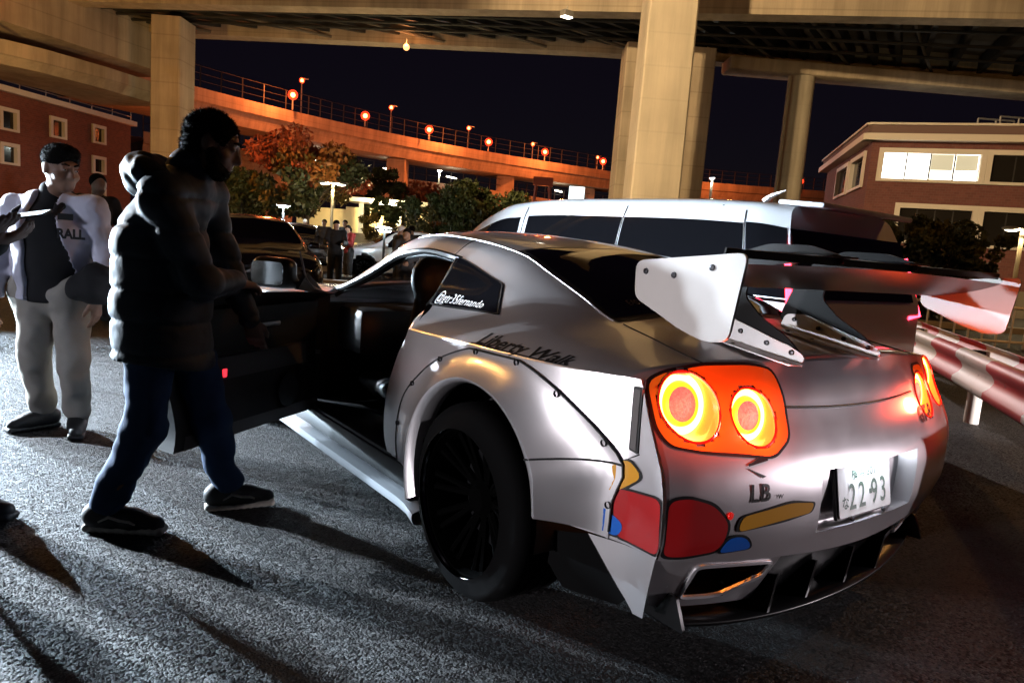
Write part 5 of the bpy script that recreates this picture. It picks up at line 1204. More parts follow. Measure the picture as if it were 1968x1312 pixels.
def hand(F, wr, d, n, s, curl=.5, sc=1., spread=.0):
    """palm + five fingers: d finger direction, n the side the fingers curl to, s thumb side"""
    wr = np.array(wr, float); d, n, s = unit(d), unit(n), unit(s)
    for i, (o_, l) in enumerate(((.030, .078), (.010, .084), (-.010, .078), (-.029, .062))):
        kn = wr+d*.088*sc+s*o_*sc; F.cap(wr+s*o_*.45*sc+d*.01, kn, .016*sc, .0125*sc, .018)
        a = curl*(.7+.12*i); p = kn; dd = d+s*o_*spread*8
        for j, f in enumerate((.48, .30, .22)):
            e = d*math.cos(a)+n*math.sin(a); q = p+unit(e)*l*f*sc; F.cap(p, q, (.0098-.0008*j)*sc, (.0090-.0008*j)*sc, .006); p = q; a += curl*.8
    t0 = wr+s*.022*sc+d*.02*sc; t1 = t0+(s*.55+d*.65+n*.3)*.042*sc; t2 = t1+(s*.15+d*.8+n*.5)*.034*sc; t3 = t2+(d*.8+n*.5-s*.1)*.026*sc
    F.chain([t0, t1, t2, t3], [.016*sc, .0125*sc, .0105*sc, .0085*sc], .010)
def head(F, c, fwd, up=(0, 0, 1), s=1.):
    f = unit(fwd); r = unit(np.cross(f, up)); u = np.cross(r, f); M = np.stack([r, f, u], 1); L = lambda x, y, z: np.array(c)+(r*x+f*y+u*z)*s
    F.ell(L(0, -.012, .022), np.array((.077, .097, .102))*s, .02, M).ell(L(0, .026, -.05), np.array((.058, .068, .068))*s, .03, M).ell(L(0, .066, -.088), np.array((.030, .024, .022))*s, .025, M)
    F.cap(L(-.034, .078, .032), L(.034, .078, .032), .013*s, None, .015)
    for q in (-1, 1):
        F.ell(L(q*.031, .094, .010), np.array((.017, .014, .011))*s, .010, M, 's'); F.ell(L(q*.031, .077, .009), np.array((.0135, .0125, .0105))*s, .004, M)
        F.ell(L(q*.046, .058, -.028), np.array((.022, .022, .020))*s, .02, M); F.ell(L(q*.079, -.008, -.002), np.array((.010, .021, .032))*s, .008, M)
    F.cap(L(0, .088, .018), L(0, .106, -.026), .009*s, .0145*s, .012); F.cap(L(-.011, .094, -.030), L(.011, .094, -.030), .009*s, None, .008)
    F.cap(L(-.020, .083, -.056), L(.020, .083, -.056), .008*s, None, .008); F.cap(L(-.016, .082, -.068), L(.016, .082, -.068), .0085*s, None, .008)
    return L, M
def foot(F, an, toe, h=.035):
    q = np.array(an)+(np.array(toe)-np.array(an))*.62; F.cap(an, np.array(an)*[1, 1, 0]+[0, 0, h+.02], .040, .028, .02); F.cap(np.array([an[0], an[1], h+.02]), np.array([q[0], q[1], h]), .028, .020, .02)
def shoes(par, an, toe, upper, sole, stripe=None, w_=.048, name='shoe'):
    an = np.array(an, float); toe = np.array(toe, float); d = toe-an; d[2] = 0; d = unit(d); pit = toe[2]; heel = an*[1, 1, 0]-d*.07; tp = toe*[1, 1, 0]; r = np.array([d[1], -d[0], 0])
    z0 = max(an[2]-.095, 0); H = np.array([0, 0, 1]); hz = z0; tz = toe[2]
    A = heel+H*(hz+.018); B = tp+H*(tz+.018); lo = np.minimum(A, B)-.09; hi = np.maximum(A, B)+.16
    F = Fld(lo, hi, .007)
    for k in lin(0, 1, 9): q = A+(B-A)*k; ww = w_*(.72+.28*math.sin(min(k*1.35, 1)*math.pi*.62+.2)); F.cap(q-r*ww*.55, q+r*ww*.55, .018, None, .012)
    so = ob('shoe_sole', F.mesh('shoe_sole', sole), None)
    F = Fld(lo, hi, .007); F.chain([A+H*.05+d*.025, A+H*.045+d*.10, A+(B-A)*.62+H*.036, B+H*.022-d*.02], [.047, .046, .042, .034], .03); F.cap(A+H*.05+d*.04, an*[1, 1, 0]+H*(hz+.125)+d*.0, .045, .043, .03)
    up_ = ob(name, F.mesh(name, upper), par); so.parent = up_
    if stripe:
        g = MB(); c = (A+B)/2
        for sd in (-1, 1):
            pts = [A+(B-A)*t+H*(hh_)+r*sd*(w_*.98+.004) for t, hh_ in ((.22, .040), (.36, .062), (.50, .050), (.64, .046), (.72, .036))]; g.tube(pts, [.004, .0065, .0065, .006, .004], 6)
        so2 = g.build('side_stripe', stripe, up_)
    return up_
def strands(o, n, l0, l1, seed, jit=.5, wd=.0011):
    """short hairs standing on a hair mesh, joined into it"""
    me = o.data; r = np.random.default_rng(seed); nv = len(me.vertices); co = np.empty(nv*3); me.vertices.foreach_get('co', co); co = co.reshape(-1, 3); no = np.empty(nv*3); me.vertices.foreach_get('normal', no); no = no.reshape(-1, 3)
    k = r.integers(0, nv, n); d = no[k]+r.normal(size=(n, 3))*jit; d /= np.linalg.norm(d, axis=1)[:, None]; s_ = np.cross(d, r.normal(size=(n, 3))); s_ /= np.linalg.norm(s_, axis=1)[:, None]; L = lerp(l0, l1, r.random(n))[:, None]
    b0 = co[k]-no[k]*.002; c1 = b0+d*L*.55; d2 = d+r.normal(size=(n, 3))*.7; t = c1+d2/np.linalg.norm(d2, axis=1)[:, None]*L*.5
    P_ = np.stack([b0-s_*wd, b0+s_*wd, c1+s_*wd*.8, c1-s_*wd*.8, t], 1).reshape(-1, 3); i = np.arange(n)[:, None]*5
    fs = [tuple(q) for q in (i+np.array([0, 1, 2, 3])).tolist()]+[tuple(q) for q in (i+np.array([3, 2, 4])).tolist()]
    V = co.tolist()+P_.tolist(); F_ = [tuple(p.vertices) for p in me.polygons]+[tuple(x+nv for x in f) for f in fs]
    m2 = bpy.data.meshes.new(me.name); m2.from_pydata(V, [], F_); m2.polygons.foreach_set('use_smooth', [True]*len(F_)); m2.materials.append(me.materials[0]); o.data = m2
def face_bits(par, L, M, skin_lip='lip_skin'):
    for q in (-1, 1):
        F = Fld(L(q*.034, .09, .036)-.035, L(q*.034, .09, .036)+.035, .0035); F.chain([L(q*.014, .0925, .034), L(q*.034, .0905, .040), L(q*.050, .078, .034)], [.0045, .0048, .0035], .004); ob('eyebrow', F.mesh('eyebrow', 'hair', 0), par)
        F = Fld(L(q*.031, .088, .009)-.025, L(q*.031, .088, .009)+.025, .003); F.ell(L(q*.031, .0865, .009), (.0115, .005, .0052), .003, M); ob('eye', F.mesh('eye', 'eye_white', 0), par)
        F = Fld(L(q*.031, .09, .009)-.02, L(q*.031, .09, .009)+.02, .0022); F.ell(L(q*.0325, .0905, .009), (.0045, .0028, .0045), .002, M); ob('iris', F.mesh('iris', 'hair', 0), par)
    F = Fld(L(0, .09, -.062)-.035, L(0, .09, -.062)+.035, .0035); F.cap(L(-.019, .0875, -.058), L(.019, .0875, -.058), .0052, None, .004); F.cap(L(-.014, .0875, -.067), L(.014, .0875, -.067), .006, None, .004); ob('lips', F.mesh('lips', 'lip_skin', 0), par)
mat('eye_white', (.45, .42, .4), .3); mat('lip_skin', (.20, .08, .065), .45)
def bounds(J, pad=.25): A = np.array(list(J.values())); return A.min(0)-pad, A.max(0)+pad
def skin_body(J, f, name, m_, fine=.006, hands=()):
    lo, hi = bounds(J, .16); lo[2] = -.02
    F = Fld(lo, hi, .0062, (J['head'][2]-.15, J['head'][2]+.15, .0048))
    F.cap(J['pelvis'], J['chest'], .105, .125, .06).cap(J['chest'], J['neck'], .11, .06, .06).cap(J['neck']-[0, 0, .03], J['head']-[0, 0, .04]-unit(f)*.012, .055, .05, .03)
    F.cap(J['shL'], J['shR'], .055, None, .05)
    for s in 'LR':
        F.chain([J['sh'+s], J['el'+s], J['wr'+s]], [.052, .042, .028], .025); F.chain([J['hip'+s], J['kn'+s], J['an'+s]], [.085, .058, .042], .03); F.cap(J['pelvis'], J['hip'+s], .095, .085, .05); foot(F, J['an'+s], J['toe'+s])
    L, M = head(F, J['head'], f)
    for h_ in hands: hand(F, *h_)
    o = ob(name, F.mesh(name, m_), None); return o, L, M
# ---- 1. the walking man in the puffer jacket
T = dict(head=(-1.235, 2.87, 1.565), neck=(-1.335, 2.84, 1.41), chest=(-1.385, 2.84, 1.24), pelvis=(-1.385, 2.83, .86), shR=(-1.335, 2.67, 1.345), shL=(-1.335, 3.03, 1.37), elR=(-1.20, 2.72, 1.03), wrR=(-1.175, 2.98, 1.02), elL=(-1.27, 3.09, 1.08), wrL=(-1.17, 3.13, .86),
         hipR=(-1.40, 2.75, .80), hipL=(-1.36, 2.91, .80), knR=(-1.43, 2.74, .43), anR=(-1.575, 2.73, .095), toeR=(-1.36, 2.74, .0), knL=(-1.27, 2.99, .42), anL=(-1.225, 3.05, .095), toeL=(-1.05, 3.13, .005))
W = {k: V3(v) for k, v in T.items()}; fw = np.array(V3((1, .25, 0))-V3((0, 0, 0))); fw = unit(fw); look = unit(fw*.9+np.array([0, 0, -.28])); sd = unit(np.cross(fw, [0, 0, 1]))
hd = unit(V3((-1.13, 3.14, 1.00))-W['wrR'])
p1, L1, M1 = skin_body(W, look, 'person', 'skin_dark', hands=((W['wrR'], hd, (0, 0, -1), unit(np.cross(hd, [0, 0, 1]))*-1, .35), (W['wrL'], unit(fw*.3+np.array([0, 0, -1.])), -sd, fw, .5)))
tag(p1, 'man in dark puffer jacket and jeans striding toward the open car door', 'person', 'people standing in the car park')
lo, hi = bounds(W, .3)
F = Fld(lo*[1, 1, 0]+[0, 0, .55], hi, .0085)
B_ = lambda t: V3(t)
F.chain([B_((-1.40, 2.83, .72)), B_((-1.41, 2.83, .95)), B_((-1.415, 2.83, 1.15)), B_((-1.385, 2.84, 1.30))], [.190, .168, .160, .128], .07)
F.cap(W['shL'], W['shR'], .09, None, .06)
F.chain([W['shR']-[0, 0, .01], W['elR'], W['wrR']-hd*.02], [.076, .066, .050], .03); F.chain([W['shL'], W['elL'], W['wrL']], [.076, .066, .050], .03)
F.cap(B_((-1.36, 2.83, 1.36)), B_((-1.315, 2.85, 1.46)), .095, .085, .05)
def quilt(p):
    z = p[:, 2]+.012*np.sin(p[:, 0]*7+1)+.010*np.sin(p[:, 1]*9); ph_ = (z-.62)/.122; tt = np.abs(np.sin(ph_*math.pi)); g_ = .0075*np.exp(-(tt/.20)**2)-.004*tt
    dx = (p-W['chest'])@fw; return g_+wob(p, 13, .0035, 1.1)+wob(p, 46, .0016, .5)+wob(p, 95, .0009, 2.)
F.warp(quilt); F.cut(lambda p: .69+.02*np.sin(p[:, 0]*9)-p[:, 2])
j1 = ob('puffer_jacket', F.mesh('puffer_jacket', 'puffer'), p1)
F = Fld(lo*[1, 1, 0]+[0, 0, 1.2], hi, .008)     # hood lying folded on the shoulders
F.chain([V3((-1.30, 2.70, 1.40)), V3((-1.41, 2.70, 1.435)), V3((-1.475, 2.78, 1.445)), V3((-1.47, 2.90, 1.45)), V3((-1.40, 2.98, 1.45)), V3((-1.30, 2.98, 1.42))], [.030, .046, .054, .054, .046, .030], .04)
F.ell(V3((-1.455, 2.81, 1.405)), (.085, .105, .075), .05)
F.warp(lambda p: wob(p, 18, .003, 1.3)+.0022*np.sin((p@np.array([_rt.x, _rt.y, .9]))*95)+wob(p, 70, .0012)); ob('hood', F.mesh('hood', 'puffer'), p1)
F = Fld(lo*[1, 1, 0], (hi[0], hi[1], 1.0), .009)
for s in 'LR': F.chain([W['hip'+s]+[0, 0, .04], W['kn'+s], W['an'+s]+[0, 0, .035]], [.100, .076, .064], .03)
F.cap(W['hipL'], W['hipR'], .11, None, .05); F.warp(lambda p: wob(p, 30, .0045, .7)*(1+1.2*(p[:, 2] < .26))+wob(p, 75, .002)); F.cut(lambda p: p[:, 2]-.735); ob('jeans', F.mesh('jeans', 'jeans'), p1)
for s in 'LR': shoes(p1, W['an'+s], W['toe'+s], 'shoe_black', 'sole_white', 'sole_white')
F = Fld(W['head']-.19, W['head']+.2, .0065)
F.ell(L1(0, -.020, .038), (.084, .102, .092), .02, M1).ell(L1(0, -.055, -.03), (.068, .055, .060), .03, M1); F.ell(L1(0, .11, -.02), (.085, .062, .090), .02, M1, 's'); F.ell(L1(.08, -.008, -.005), (.022, .026, .036), .01, M1, 's'); F.ell(L1(-.08, -.008, -.005), (.022, .026, .036), .01, M1, 's')
F.warp(lambda p: wob(p, 110, .003)); h1 = ob('hair', F.mesh('hair', 'hair', 1), p1); strands(h1, 12000, .008, .020, 1, .8, .0009)
F = Fld(W['head']-.2, W['head']+.15, .0065); F.ell(L1(0, .040, -.084), (.058, .056, .044), .02, M1); F.cap(L1(-.072, .015, -.03), L1(-.055, .045, -.085), .022, .026, .02).cap(L1(.072, .015, -.03), L1(.055, .045, -.085), .022, .026, .02); b1 = ob('beard', F.mesh('beard', 'hair', 1), p1); strands(b1, 4500, .004, .010, 2, .8, .0009); face_bits(p1, L1, M1)
# ---- 2. the man in the white jacket
T = dict(head=(-2.53, 3.95, 1.485), neck=(-2.60, 3.985, 1.325), chest=(-2.605, 3.98, 1.15), pelvis=(-2.605, 4.0, .80), shR=(-2.80, 3.98, 1.265), shL=(-2.395, 4.0, 1.29), elR=(-2.90, 3.97, .99), wrR=(-2.86, 3.86, .76), elL=(-2.30, 4.03, 1.02), wrL=(-2.30, 3.89, .80),
         hipR=(-2.70, 4.0, .76), hipL=(-2.51, 4.0, .76), knR=(-2.69, 3.95, .42), knL=(-2.48, 3.97, .42), anR=(-2.69, 4.02, .095), anL=(-2.47, 3.99, .095), toeR=(-2.79, 3.88, .0), toeL=(-2.39, 3.84, .0))
J = {k: V3(v) for k, v in T.items()}; dcam = unit(V3((0, -1, 0))-V3((0, 0, 0))); rtv = unit(V3((1, 0, 0))-V3((0, 0, 0))); f2 = unit(rtv*.90+dcam*.44+np.array([0, 0, -.16]))
p2, L2, M2 = skin_body(J, f2, 'person', 'skin', hands=((J['wrL'], (0, 0, -1), -rtv, dcam, .35), (J['wrR'], (0, 0, -1), rtv, dcam, .35)))
tag(p2, 'man in open white lettered jacket, black shirt and beige trousers watching the car', 'person', 'people standing in the car park')
lo, hi = bounds(J, .25)
F = Fld(lo*[1, 1, 0]+[0, 0, .6], (hi[0], hi[1], 1.5), .010); F.chain([J['pelvis']-[0, 0, .02], J['pelvis']+[0, 0, .18], J['chest'], J['neck']-[0, 0, .05]], [.155, .16, .155, .09], .06); F.cap(J['neck']-[0, 0, .05], J['neck']+[0, 0, .03], .07, .066, .03); F.warp(lambda p: wob(p, 30, .004)); F.cut(lambda p: .755-p[:, 2]); ob('black_shirt', F.mesh('black_shirt', 'cloth_black'), p2)
F = Fld(lo*[1, 1, 0]+[0, 0, .6], (hi[0], hi[1], 1.5), .009)
F.chain([J['pelvis']-[0, 0, .02], J['pelvis']+[0, 0, .18], J['chest'], J['chest']+[0, 0, .12]], [.182, .186, .182, .12], .06); F.cap(J['shL'], J['shR'], .066, None, .06)
F.chain([J['shL']-[0, 0, .01], J['elL'], J['wrL']+[0, 0, .10]], [.072, .066, .056], .05); F.chain([J['shR']-[0, 0, .01], J['elR'], J['wrR']+[0, 0, .01]], [.072, .068, .056], .05)
F.warp(lambda p: wob(p, 20, .006, .4)+wob(p, 48, .0035, 1.)+wob(p, 105, .0014, 2.)); cc = J['chest']
def front(p):           # the open front: a wedge facing the camera is cut away
    q = p-cc; fx = q@rtv; fy = q@dcam; tz = np.clip((1.32-p[:, 2])/.5, 0, 1); wd = .062+.065*tz
    return np.where(fy > -.02, wd-np.abs(fx-.02-.05*tz), -1.)*1.
F.cut(lambda p: np.minimum(front(p), .2)); F.cut(lambda p: .765-p[:, 2])
ob('white_jacket', F.mesh('white_jacket', 'jacket_white'), p2)
F = Fld(lo*[1, 1, 0]+[0, 0, 1.1], (hi[0], hi[1], 1.5), .008)
for q, xs in ((-1, -.16), (1, .16)): F.chain([J['neck']+rtv*.06*q-dcam*.05+[0, 0, .015], J['neck']+rtv*.085*q+dcam*.06-[0, 0, .045], J['chest']+rtv*.105*q+dcam*.145+[0, 0, .09]], [.034, .030, .014], .02)
F.cap(J['neck']-dcam*.06+rtv*.05, J['neck']-dcam*.06-rtv*.05, .045, None, .03); ob('collar', F.mesh('collar', 'cloth_black'), p2)
F = Fld(lo*[1, 1, 0]+[0, 0, .55], (hi[0], hi[1], 1.2), .009); F.chain([J['elL']-[0, 0, .05]+dcam*.02, J['wrL']+[0, 0, .02]], [.083, .078], .04); F.cap(J['wrL']+[0, 0, .10], J['wrL']-rtv*.10+[0, 0, .05], .085, .07, .05); F.warp(lambda p: wob(p, 35, .006)); F.cut(lambda p: J['wrL'][2]-.03-p[:, 2]); ob('hanging_garment', F.mesh('hanging_garment', 'cloth_black'), p2)
F = Fld(lo*[1, 1, 0], (hi[0], hi[1], 1.0), .009)
for s in 'LR': F.chain([J['hip'+s]+[0, 0, .02], J['kn'+s], J['an'+s]+[0, 0, .04]], [.108, .080, .070], .025)
F.cap(J['hipL']+[0, 0, .05], J['hipR']+[0, 0, .05], .142, None, .05); F.warp(lambda p: wob(p, 26, .0045, .2)*(1+1.*(p[:, 2] < .24))+wob(p, 65, .002, 1.)); ob('trousers', F.mesh('trousers', 'chino'), p2)
for s in 'LR': shoes(p2, J['an'+s], J['toe'+s], 'shoe_black', 'shoe_black', None)
F = Fld(J['head']-.19, J['head']+.2, .006); F.ell(L2(0, -.016, .056), (.085, .104, .080), .02, M2).ell(L2(0, .035, .095), (.062, .062, .036), .03, M2); F.ell(L2(0, .118, .012), (.070, .055, .070), .014, M2, 's'); F.ell(L2(0, .0, -.065), (.12, .12, .055), .012, M2, 's'); F.cap(L2(.10, .035, .0), L2(.10, .06, .03), .035, .03, .01, 's'); F.cap(L2(-.10, .035, .0), L2(-.10, .06, .03), .035, .03, .01, 's'); h2 = ob('hair', F.mesh('hair', 'hair', 1), p2); strands(h2, 9000, .005, .013, 3, .8, .0009); face_bits(p2, L2, M2)
def stick(body, size, c, ux, uy, nrm, m_, par, nm, bold=0.):
    V, Fc = text_mesh(body, size, bold=bold); c = np.array(c); MB().add([tuple(c+ux*v[0]+uy*v[1]+nrm*.0) for v in V], Fc).build(nm, m_, par, smooth=False)
uz = np.array([0, 0, 1.]); tx = unit(rtv*.97-dcam*.22)
def jfront(dx, z):      # point on the chest of the jacket
    return cc*[1, 1, 0]+rtv*dx+uz*z+dcam*(.205-.75*max(abs(dx)-.06, 0)**1.35)
stick('RALL', .060, jfront(.15, 1.12)+dcam*.012, tx, uz*1.15, dcam, 'ink_black', p2, 'lettering', .003)
g = MB(); q0 = jfront(.155, 1.215)+dcam*.012; g.add([q0, q0+tx*.075, q0+tx*.075+uz*.034, q0+uz*.034], [(0, 1, 2, 3)]); g.build('chest_badge', 'ink_black', p2, smooth=False)
# ---- 3. the person at the left edge holding a phone
T = dict(head=(-2.42, 2.62, 1.60), neck=(-2.42, 2.62, 1.44), chest=(-2.42, 2.62, 1.25), pelvis=(-2.40, 2.62, .86), shR=(-2.36, 2.44, 1.36), shL=(-2.40, 2.80, 1.36), elR=(-2.14, 2.40, 1.10), wrR=(-1.95, 2.56, 1.155), elL=(-2.18, 2.80, 1.08), wrL=(-1.975, 2.70, 1.13),
         hipR=(-2.40, 2.52, .80), hipL=(-2.38, 2.72, .80), knR=(-2.36, 2.52, .44), knL=(-2.28, 2.74, .43), anR=(-2.40, 2.52, .095), anL=(-2.19, 2.76, .095), toeR=(-2.20, 2.50, 0.), toeL=(-1.985, 2.76, 0.))
Q = {k: V3(v) for k, v in T.items()}; f3 = unit(rtv+np.array([0, 0, -.4]))
hd3 = unit(rtv*.9-dcam*.0+uz*.35)
p3, L3, M3 = skin_body(Q, f3, 'person', 'skin_dark', hands=((Q['wrL'], hd3, uz*.9+dcam*.2, dcam, .35), (Q['wrR'], hd3, uz, -dcam, .35)))
tag(p3, 'person in black at the left edge holding up a phone, mostly out of frame', 'person', 'people standing in the car park')
lo, hi = bounds(Q, .25); F = Fld(lo*[1, 1, 0]+[0, 0, .7], (hi[0], hi[1], 1.55), .012); F.chain([Q['pelvis']-[0, 0, .1], Q['pelvis']+[0, 0, .2], Q['chest'], Q['neck']-[0, 0, .05]], [.17, .17, .165, .09], .06); F.cap(Q['shL'], Q['shR'], .085, None, .05)
for s in 'LR': F.chain([Q['sh'+s], Q['el'+s], Q['wr'+s]-hd3*.01], [.08, .07, .052], .04)
F.warp(lambda p: wob(p, 26, .006)); F.cut(lambda p: .76-p[:, 2]); ob('black_jacket', F.mesh('black_jacket', 'cloth_black'), p3)
F = Fld(lo*[1, 1, 0], (hi[0], hi[1], 1.0), .012)
for s in 'LR': F.chain([Q['hip'+s], Q['kn'+s], Q['an'+s]+[0, 0, .04]], [.11, .085, .07], .03)
F.warp(lambda p: wob(p, 40, .005)); ob('trousers', F.mesh('trousers', 'cloth_black'), p3)
for s in 'LR': shoes(p3, Q['an'+s], Q['toe'+s], 'shoe_black', 'shoe_black')
F = Fld(Q['head']-.19, Q['head']+.2, .009); F.ell(L3(0, -.02, .04), (.09, .106, .09), .02, M3); F.ell(L3(0, .11, -.02), (.085, .062, .085), .02, M3, 's'); ob('hair', F.mesh('hair', 'hair', 0), p3)
ph = V3((-1.865, 2.715, 1.238)); pr = unit(rtv*.93+uz*.18); pn_ = unit(uz*.95+dcam*.3); pn_ = unit(pn_-pr*(pn_@pr)); pd = np.cross(pr, pn_)
g = MB(); g.prism(rnd_poly([(-.075, -.036), (.075, -.036), (.075, .036), (-.075, .036)], .009), .008, lambda u, v, w_: tuple(ph+pr*u+pd*v+pn_*w_)); phone = g.build('phone', 'shoe_black'); tag(phone, 'black phone with glowing screen held at the left edge of the picture', 'phone')
g = MB(); g.prism(rnd_poly([(-.071, -.033), (.071, -.033), (.071, .033), (-.071, .033)], .007), .0008, lambda u, v, w_: tuple(ph+pr*u+pd*v+pn_*(w_+.0046))); g.build('screen', 'screen', phone)
# ---- further people: simpler figures with head, hair, coat, trousers, shoes
def figure(lat, dep, h, ang, label, coat, legs, hairm='hair', bow=.0, arm=.2, skinm='skin', cap=None, phone_=False, bag=None, hgt=.014):
    s = h/1.72; b = np.array(cw(lat, dep)); ca, sa = math.cos(ang), math.sin(ang); fw_ = np.array([ca, sa, 0]); rt_ = np.array([sa, -ca, 0])
    X = lambda x, y, z: b+rt_*x*s+fw_*y*s+np.array([0, 0, z*s])
    f_ = unit(fw_+np.array([0, 0, -bow*1.2])); hc = X(0, .03+.10*bow, 1.60-.03*bow)
    A = dict(head=hc, neck=X(0, .0, 1.44), chest=X(0, 0, 1.28), pelvis=X(0, 0, .92), shL=X(-.19, 0, 1.40), shR=X(.19, 0, 1.40), elL=X(-.25, .02+arm*.3, 1.13), elR=X(.25, .02+arm*.3, 1.13), wrL=X(-.20, .05+arm, .90+arm*.7), wrR=X(.20, .05+arm, .90+arm*.7),
             hipL=X(-.09, 0, .90), hipR=X(.09, 0, .90), knL=X(-.10, .02, .48), knR=X(.11, .0, .48), anL=X(-.11, 0, .09), anR=X(.12, -.02, .09), toeL=X(-.14, .19, 0), toeR=X(.16, .17, 0))
    lo, hi = bounds(A, .15); lo[2] = -.02; g_ = hgt
    F = Fld(lo, hi, g_); F.cap(A['pelvis'], A['chest'], .12, .13, .06).cap(A['chest'], A['neck'], .12, .06, .06).cap(A['neck'], A['head'], .052, None, .03).ell(A['head'], (.078*s, .09*s, .115*s), .02).cap(A['head']+f_*.07*s-[0, 0, .02], A['head']+f_*.095*s-[0, 0, .03], .016, None, .02)
    for q in 'LR': F.chain([A['sh'+q], A['el'+q], A['wr'+q]], [.05, .042, .028], .025); F.chain([A['hip'+q], A['kn'+q], A['an'+q]], [.085, .058, .042], .03); hd_ = unit(A['wr'+q]-A['el'+q]); F.cap(A['wr'+q], A['wr'+q]+hd_*.10, .032, .022, .02); F.cap(A['wr'+q]+hd_*.02, A['wr'+q]+hd_*.06+fw_*.03, .014, None, .01)
    o = ob('person', F.mesh('person', skinm), None); tag(o, label, 'person', 'people standing in the car park')
    F = Fld(lo, hi, g_); F.chain([A['pelvis']-[0, 0, .06], A['pelvis']+[0, 0, .2], A['chest'], A['neck']-[0, 0, .03]], [.155*s, .15*s, .155*s, .075], .06); F.cap(A['shL'], A['shR'], .075, None, .05)
    for q in 'LR': F.chain([A['sh'+q], A['el'+q], A['wr'+q]], [.075, .065, .05], .035)
    F.warp(lambda p: wob(p, 28, .006, lat)); F.cut(lambda p: .80*s-p[:, 2]); ob('coat', F.mesh('coat', coat), o)
    F = Fld(lo, (hi[0], hi[1], 1.1*s), g_)
    for q in 'LR': F.chain([A['hip'+q], A['kn'+q], A['an'+q]+[0, 0, .03]], [.105, .085, .07], .03)
    F.warp(lambda p: wob(p, 34, .005, dep)); ob('trousers', F.mesh('trousers', legs), o)
    for q in 'LR': F = Fld(np.minimum(A['an'+q], A['toe'+q])-.08, np.maximum(A['an'+q], A['toe'+q])+.1, g_*.8); F.cap(A['an'+q]*[1, 1, 0]+[0, 0, .05]-fw_*.04, A['toe'+q]+[0, 0, .04], .048, .04, .02); ob('shoe', F.mesh('shoe', 'sole_white' if bag else 'shoe_black'), o)
    F = Fld(A['head']-.18, A['head']+.2, g_*.7); F.ell(A['head']-f_*.02+[0, 0, .04], (.09*s, .09*s, .09*s), .02); F.ell(A['head']+f_*.11-[0, 0, .03], (.085, .085, .07), .02, None, 's')
    if cap: F.cap(A['head']+f_*.04+[0, 0, .045], A['head']+f_*.15+[0, 0, .035], .05, .03, .02)
    ob('cap' if cap else 'hair', F.mesh('hair', cap or hairm, 0), o)
    return o
def toward(a): return math.atan2(_rt.y*math.sin(a)+math.cos(a)*math.cos(_yaw), _rt.x*math.sin(a)+math.cos(a)*math.sin(_yaw))   # heading: 0 away, 90 deg image right, 180 to camera
figure(-4.85, 8.2, 1.70, toward(R_(120)), 'person in dark coat half hidden behind the white-jacketed man', 'cloth_black', 'cloth_grey', bow=.2)
figure(-8.25, 27.5, 1.62, toward(R_(150)), 'man in black wearing a white cap beside the parked cars', 'cloth_black', 'cloth_black', cap='cap_white', hgt=.02)
figure(-6.55, 24, 1.62, toward(R_(190)), 'tall man in grey at the back left of the group by the kerb', 'cloth_grey', 'cloth_black', hgt=.02)
figure(-6.0, 24.6, 1.66, toward(R_(200)), 'dark-haired man in the middle of the group, right of the man in grey', 'cloth_black', 'cloth_grey', hgt=.02)
figure(-4.35, 17, 1.52, toward(R_(170)), 'man in black with bowed head nearest in the group by the kerb', 'cloth_black', 'cloth_black', bow=.7, arm=.3, bag=True, hgt=.016)
figure(-4.75, 20, 1.45, toward(R_(220)), 'person in red jacket leaning at the right of the group', 'cloth_red', 'cloth_grey', bow=.5, arm=.3, bag=True, hgt=.018)
figure(-2.72, 16.2, 1.50, toward(R_(60)), 'person in a white cap seen just above the windscreen pillar', 'cloth_black', 'cloth_black', cap='cap_white', bow=.3, hgt=.018)
figure(-2.52, 16.8, 1.52, toward(R_(-70)), 'dark-haired person facing the white cap above the coupe roof', 'cloth_grey', 'cloth_black', bow=.2, hgt=.018)
figure(-1.95, 12.5, 1.40, toward(R_(200)), 'person in dark grey seen through the cabin of the coupe', 'cloth_grey', 'cloth_grey', bag=True, bow=.3, hgt=.016)
# ================================================================== other vehicles
class Body:
    def __init__(s, ys, st, lean=0., zl=1.0, hs=1.):
        s.ys = ys; s.st = np.array(st, float); s.st[:, :, 1] *= hs; s.n = s.st.shape[1]; s.lean = lean; s.zl = zl*hs; s.c = {}
    def pt(s, y, t):
        k = round(y, 4)
        if k not in s.c: s.c[k] = pch(s.ys, s.st, y)
        x, z = pch(np.arange(float(s.n)), s.c[k], t); return float(x), y+max(0, z-s.zl)*s.lean*sst(1-y/1.2), float(z)
    def off(s, y, t, sg, o):
        p = Vector(s.pt(y, t)); a = Vector(s.pt(min(y+.01, s.ys[-1]), t))-Vector(s.pt(max(y-.01, s.ys[0]), t)); b = Vector(s.pt(y, min(t+.05, s.n-1)))-Vector(s.pt(y, max(t-.05, 0)))
        n = a.cross(b); n.normalize()
        if n.x*1.2+n.z < 0: n = -n
        p += n*o; return (sg*p.x, p.y, p.z)
    def patch(s, name, y0, y1, t0, t1, m_, par, sg=1, o=.005, n=(10, 6), cross=False, sk=(0, 0)):
        g = MB()
        def f(u, v):
            if cross:
                tt = lerp(t0, s.n-1, v*2) if v <= .5 else lerp(s.n-1, t0, v*2-1); return s.off(lerp(y0, y1, u), tt, -1 if v <= .5 else 1, o)
            return s.off(lerp(y0+sk[0]*v, y1+sk[1]*v, u), lerp(t0, t1, v), sg, o)
        g.grid(f, lin(0, 1, n[0]), lin(0, 1, n[1])); return g.build(name, m_, par)
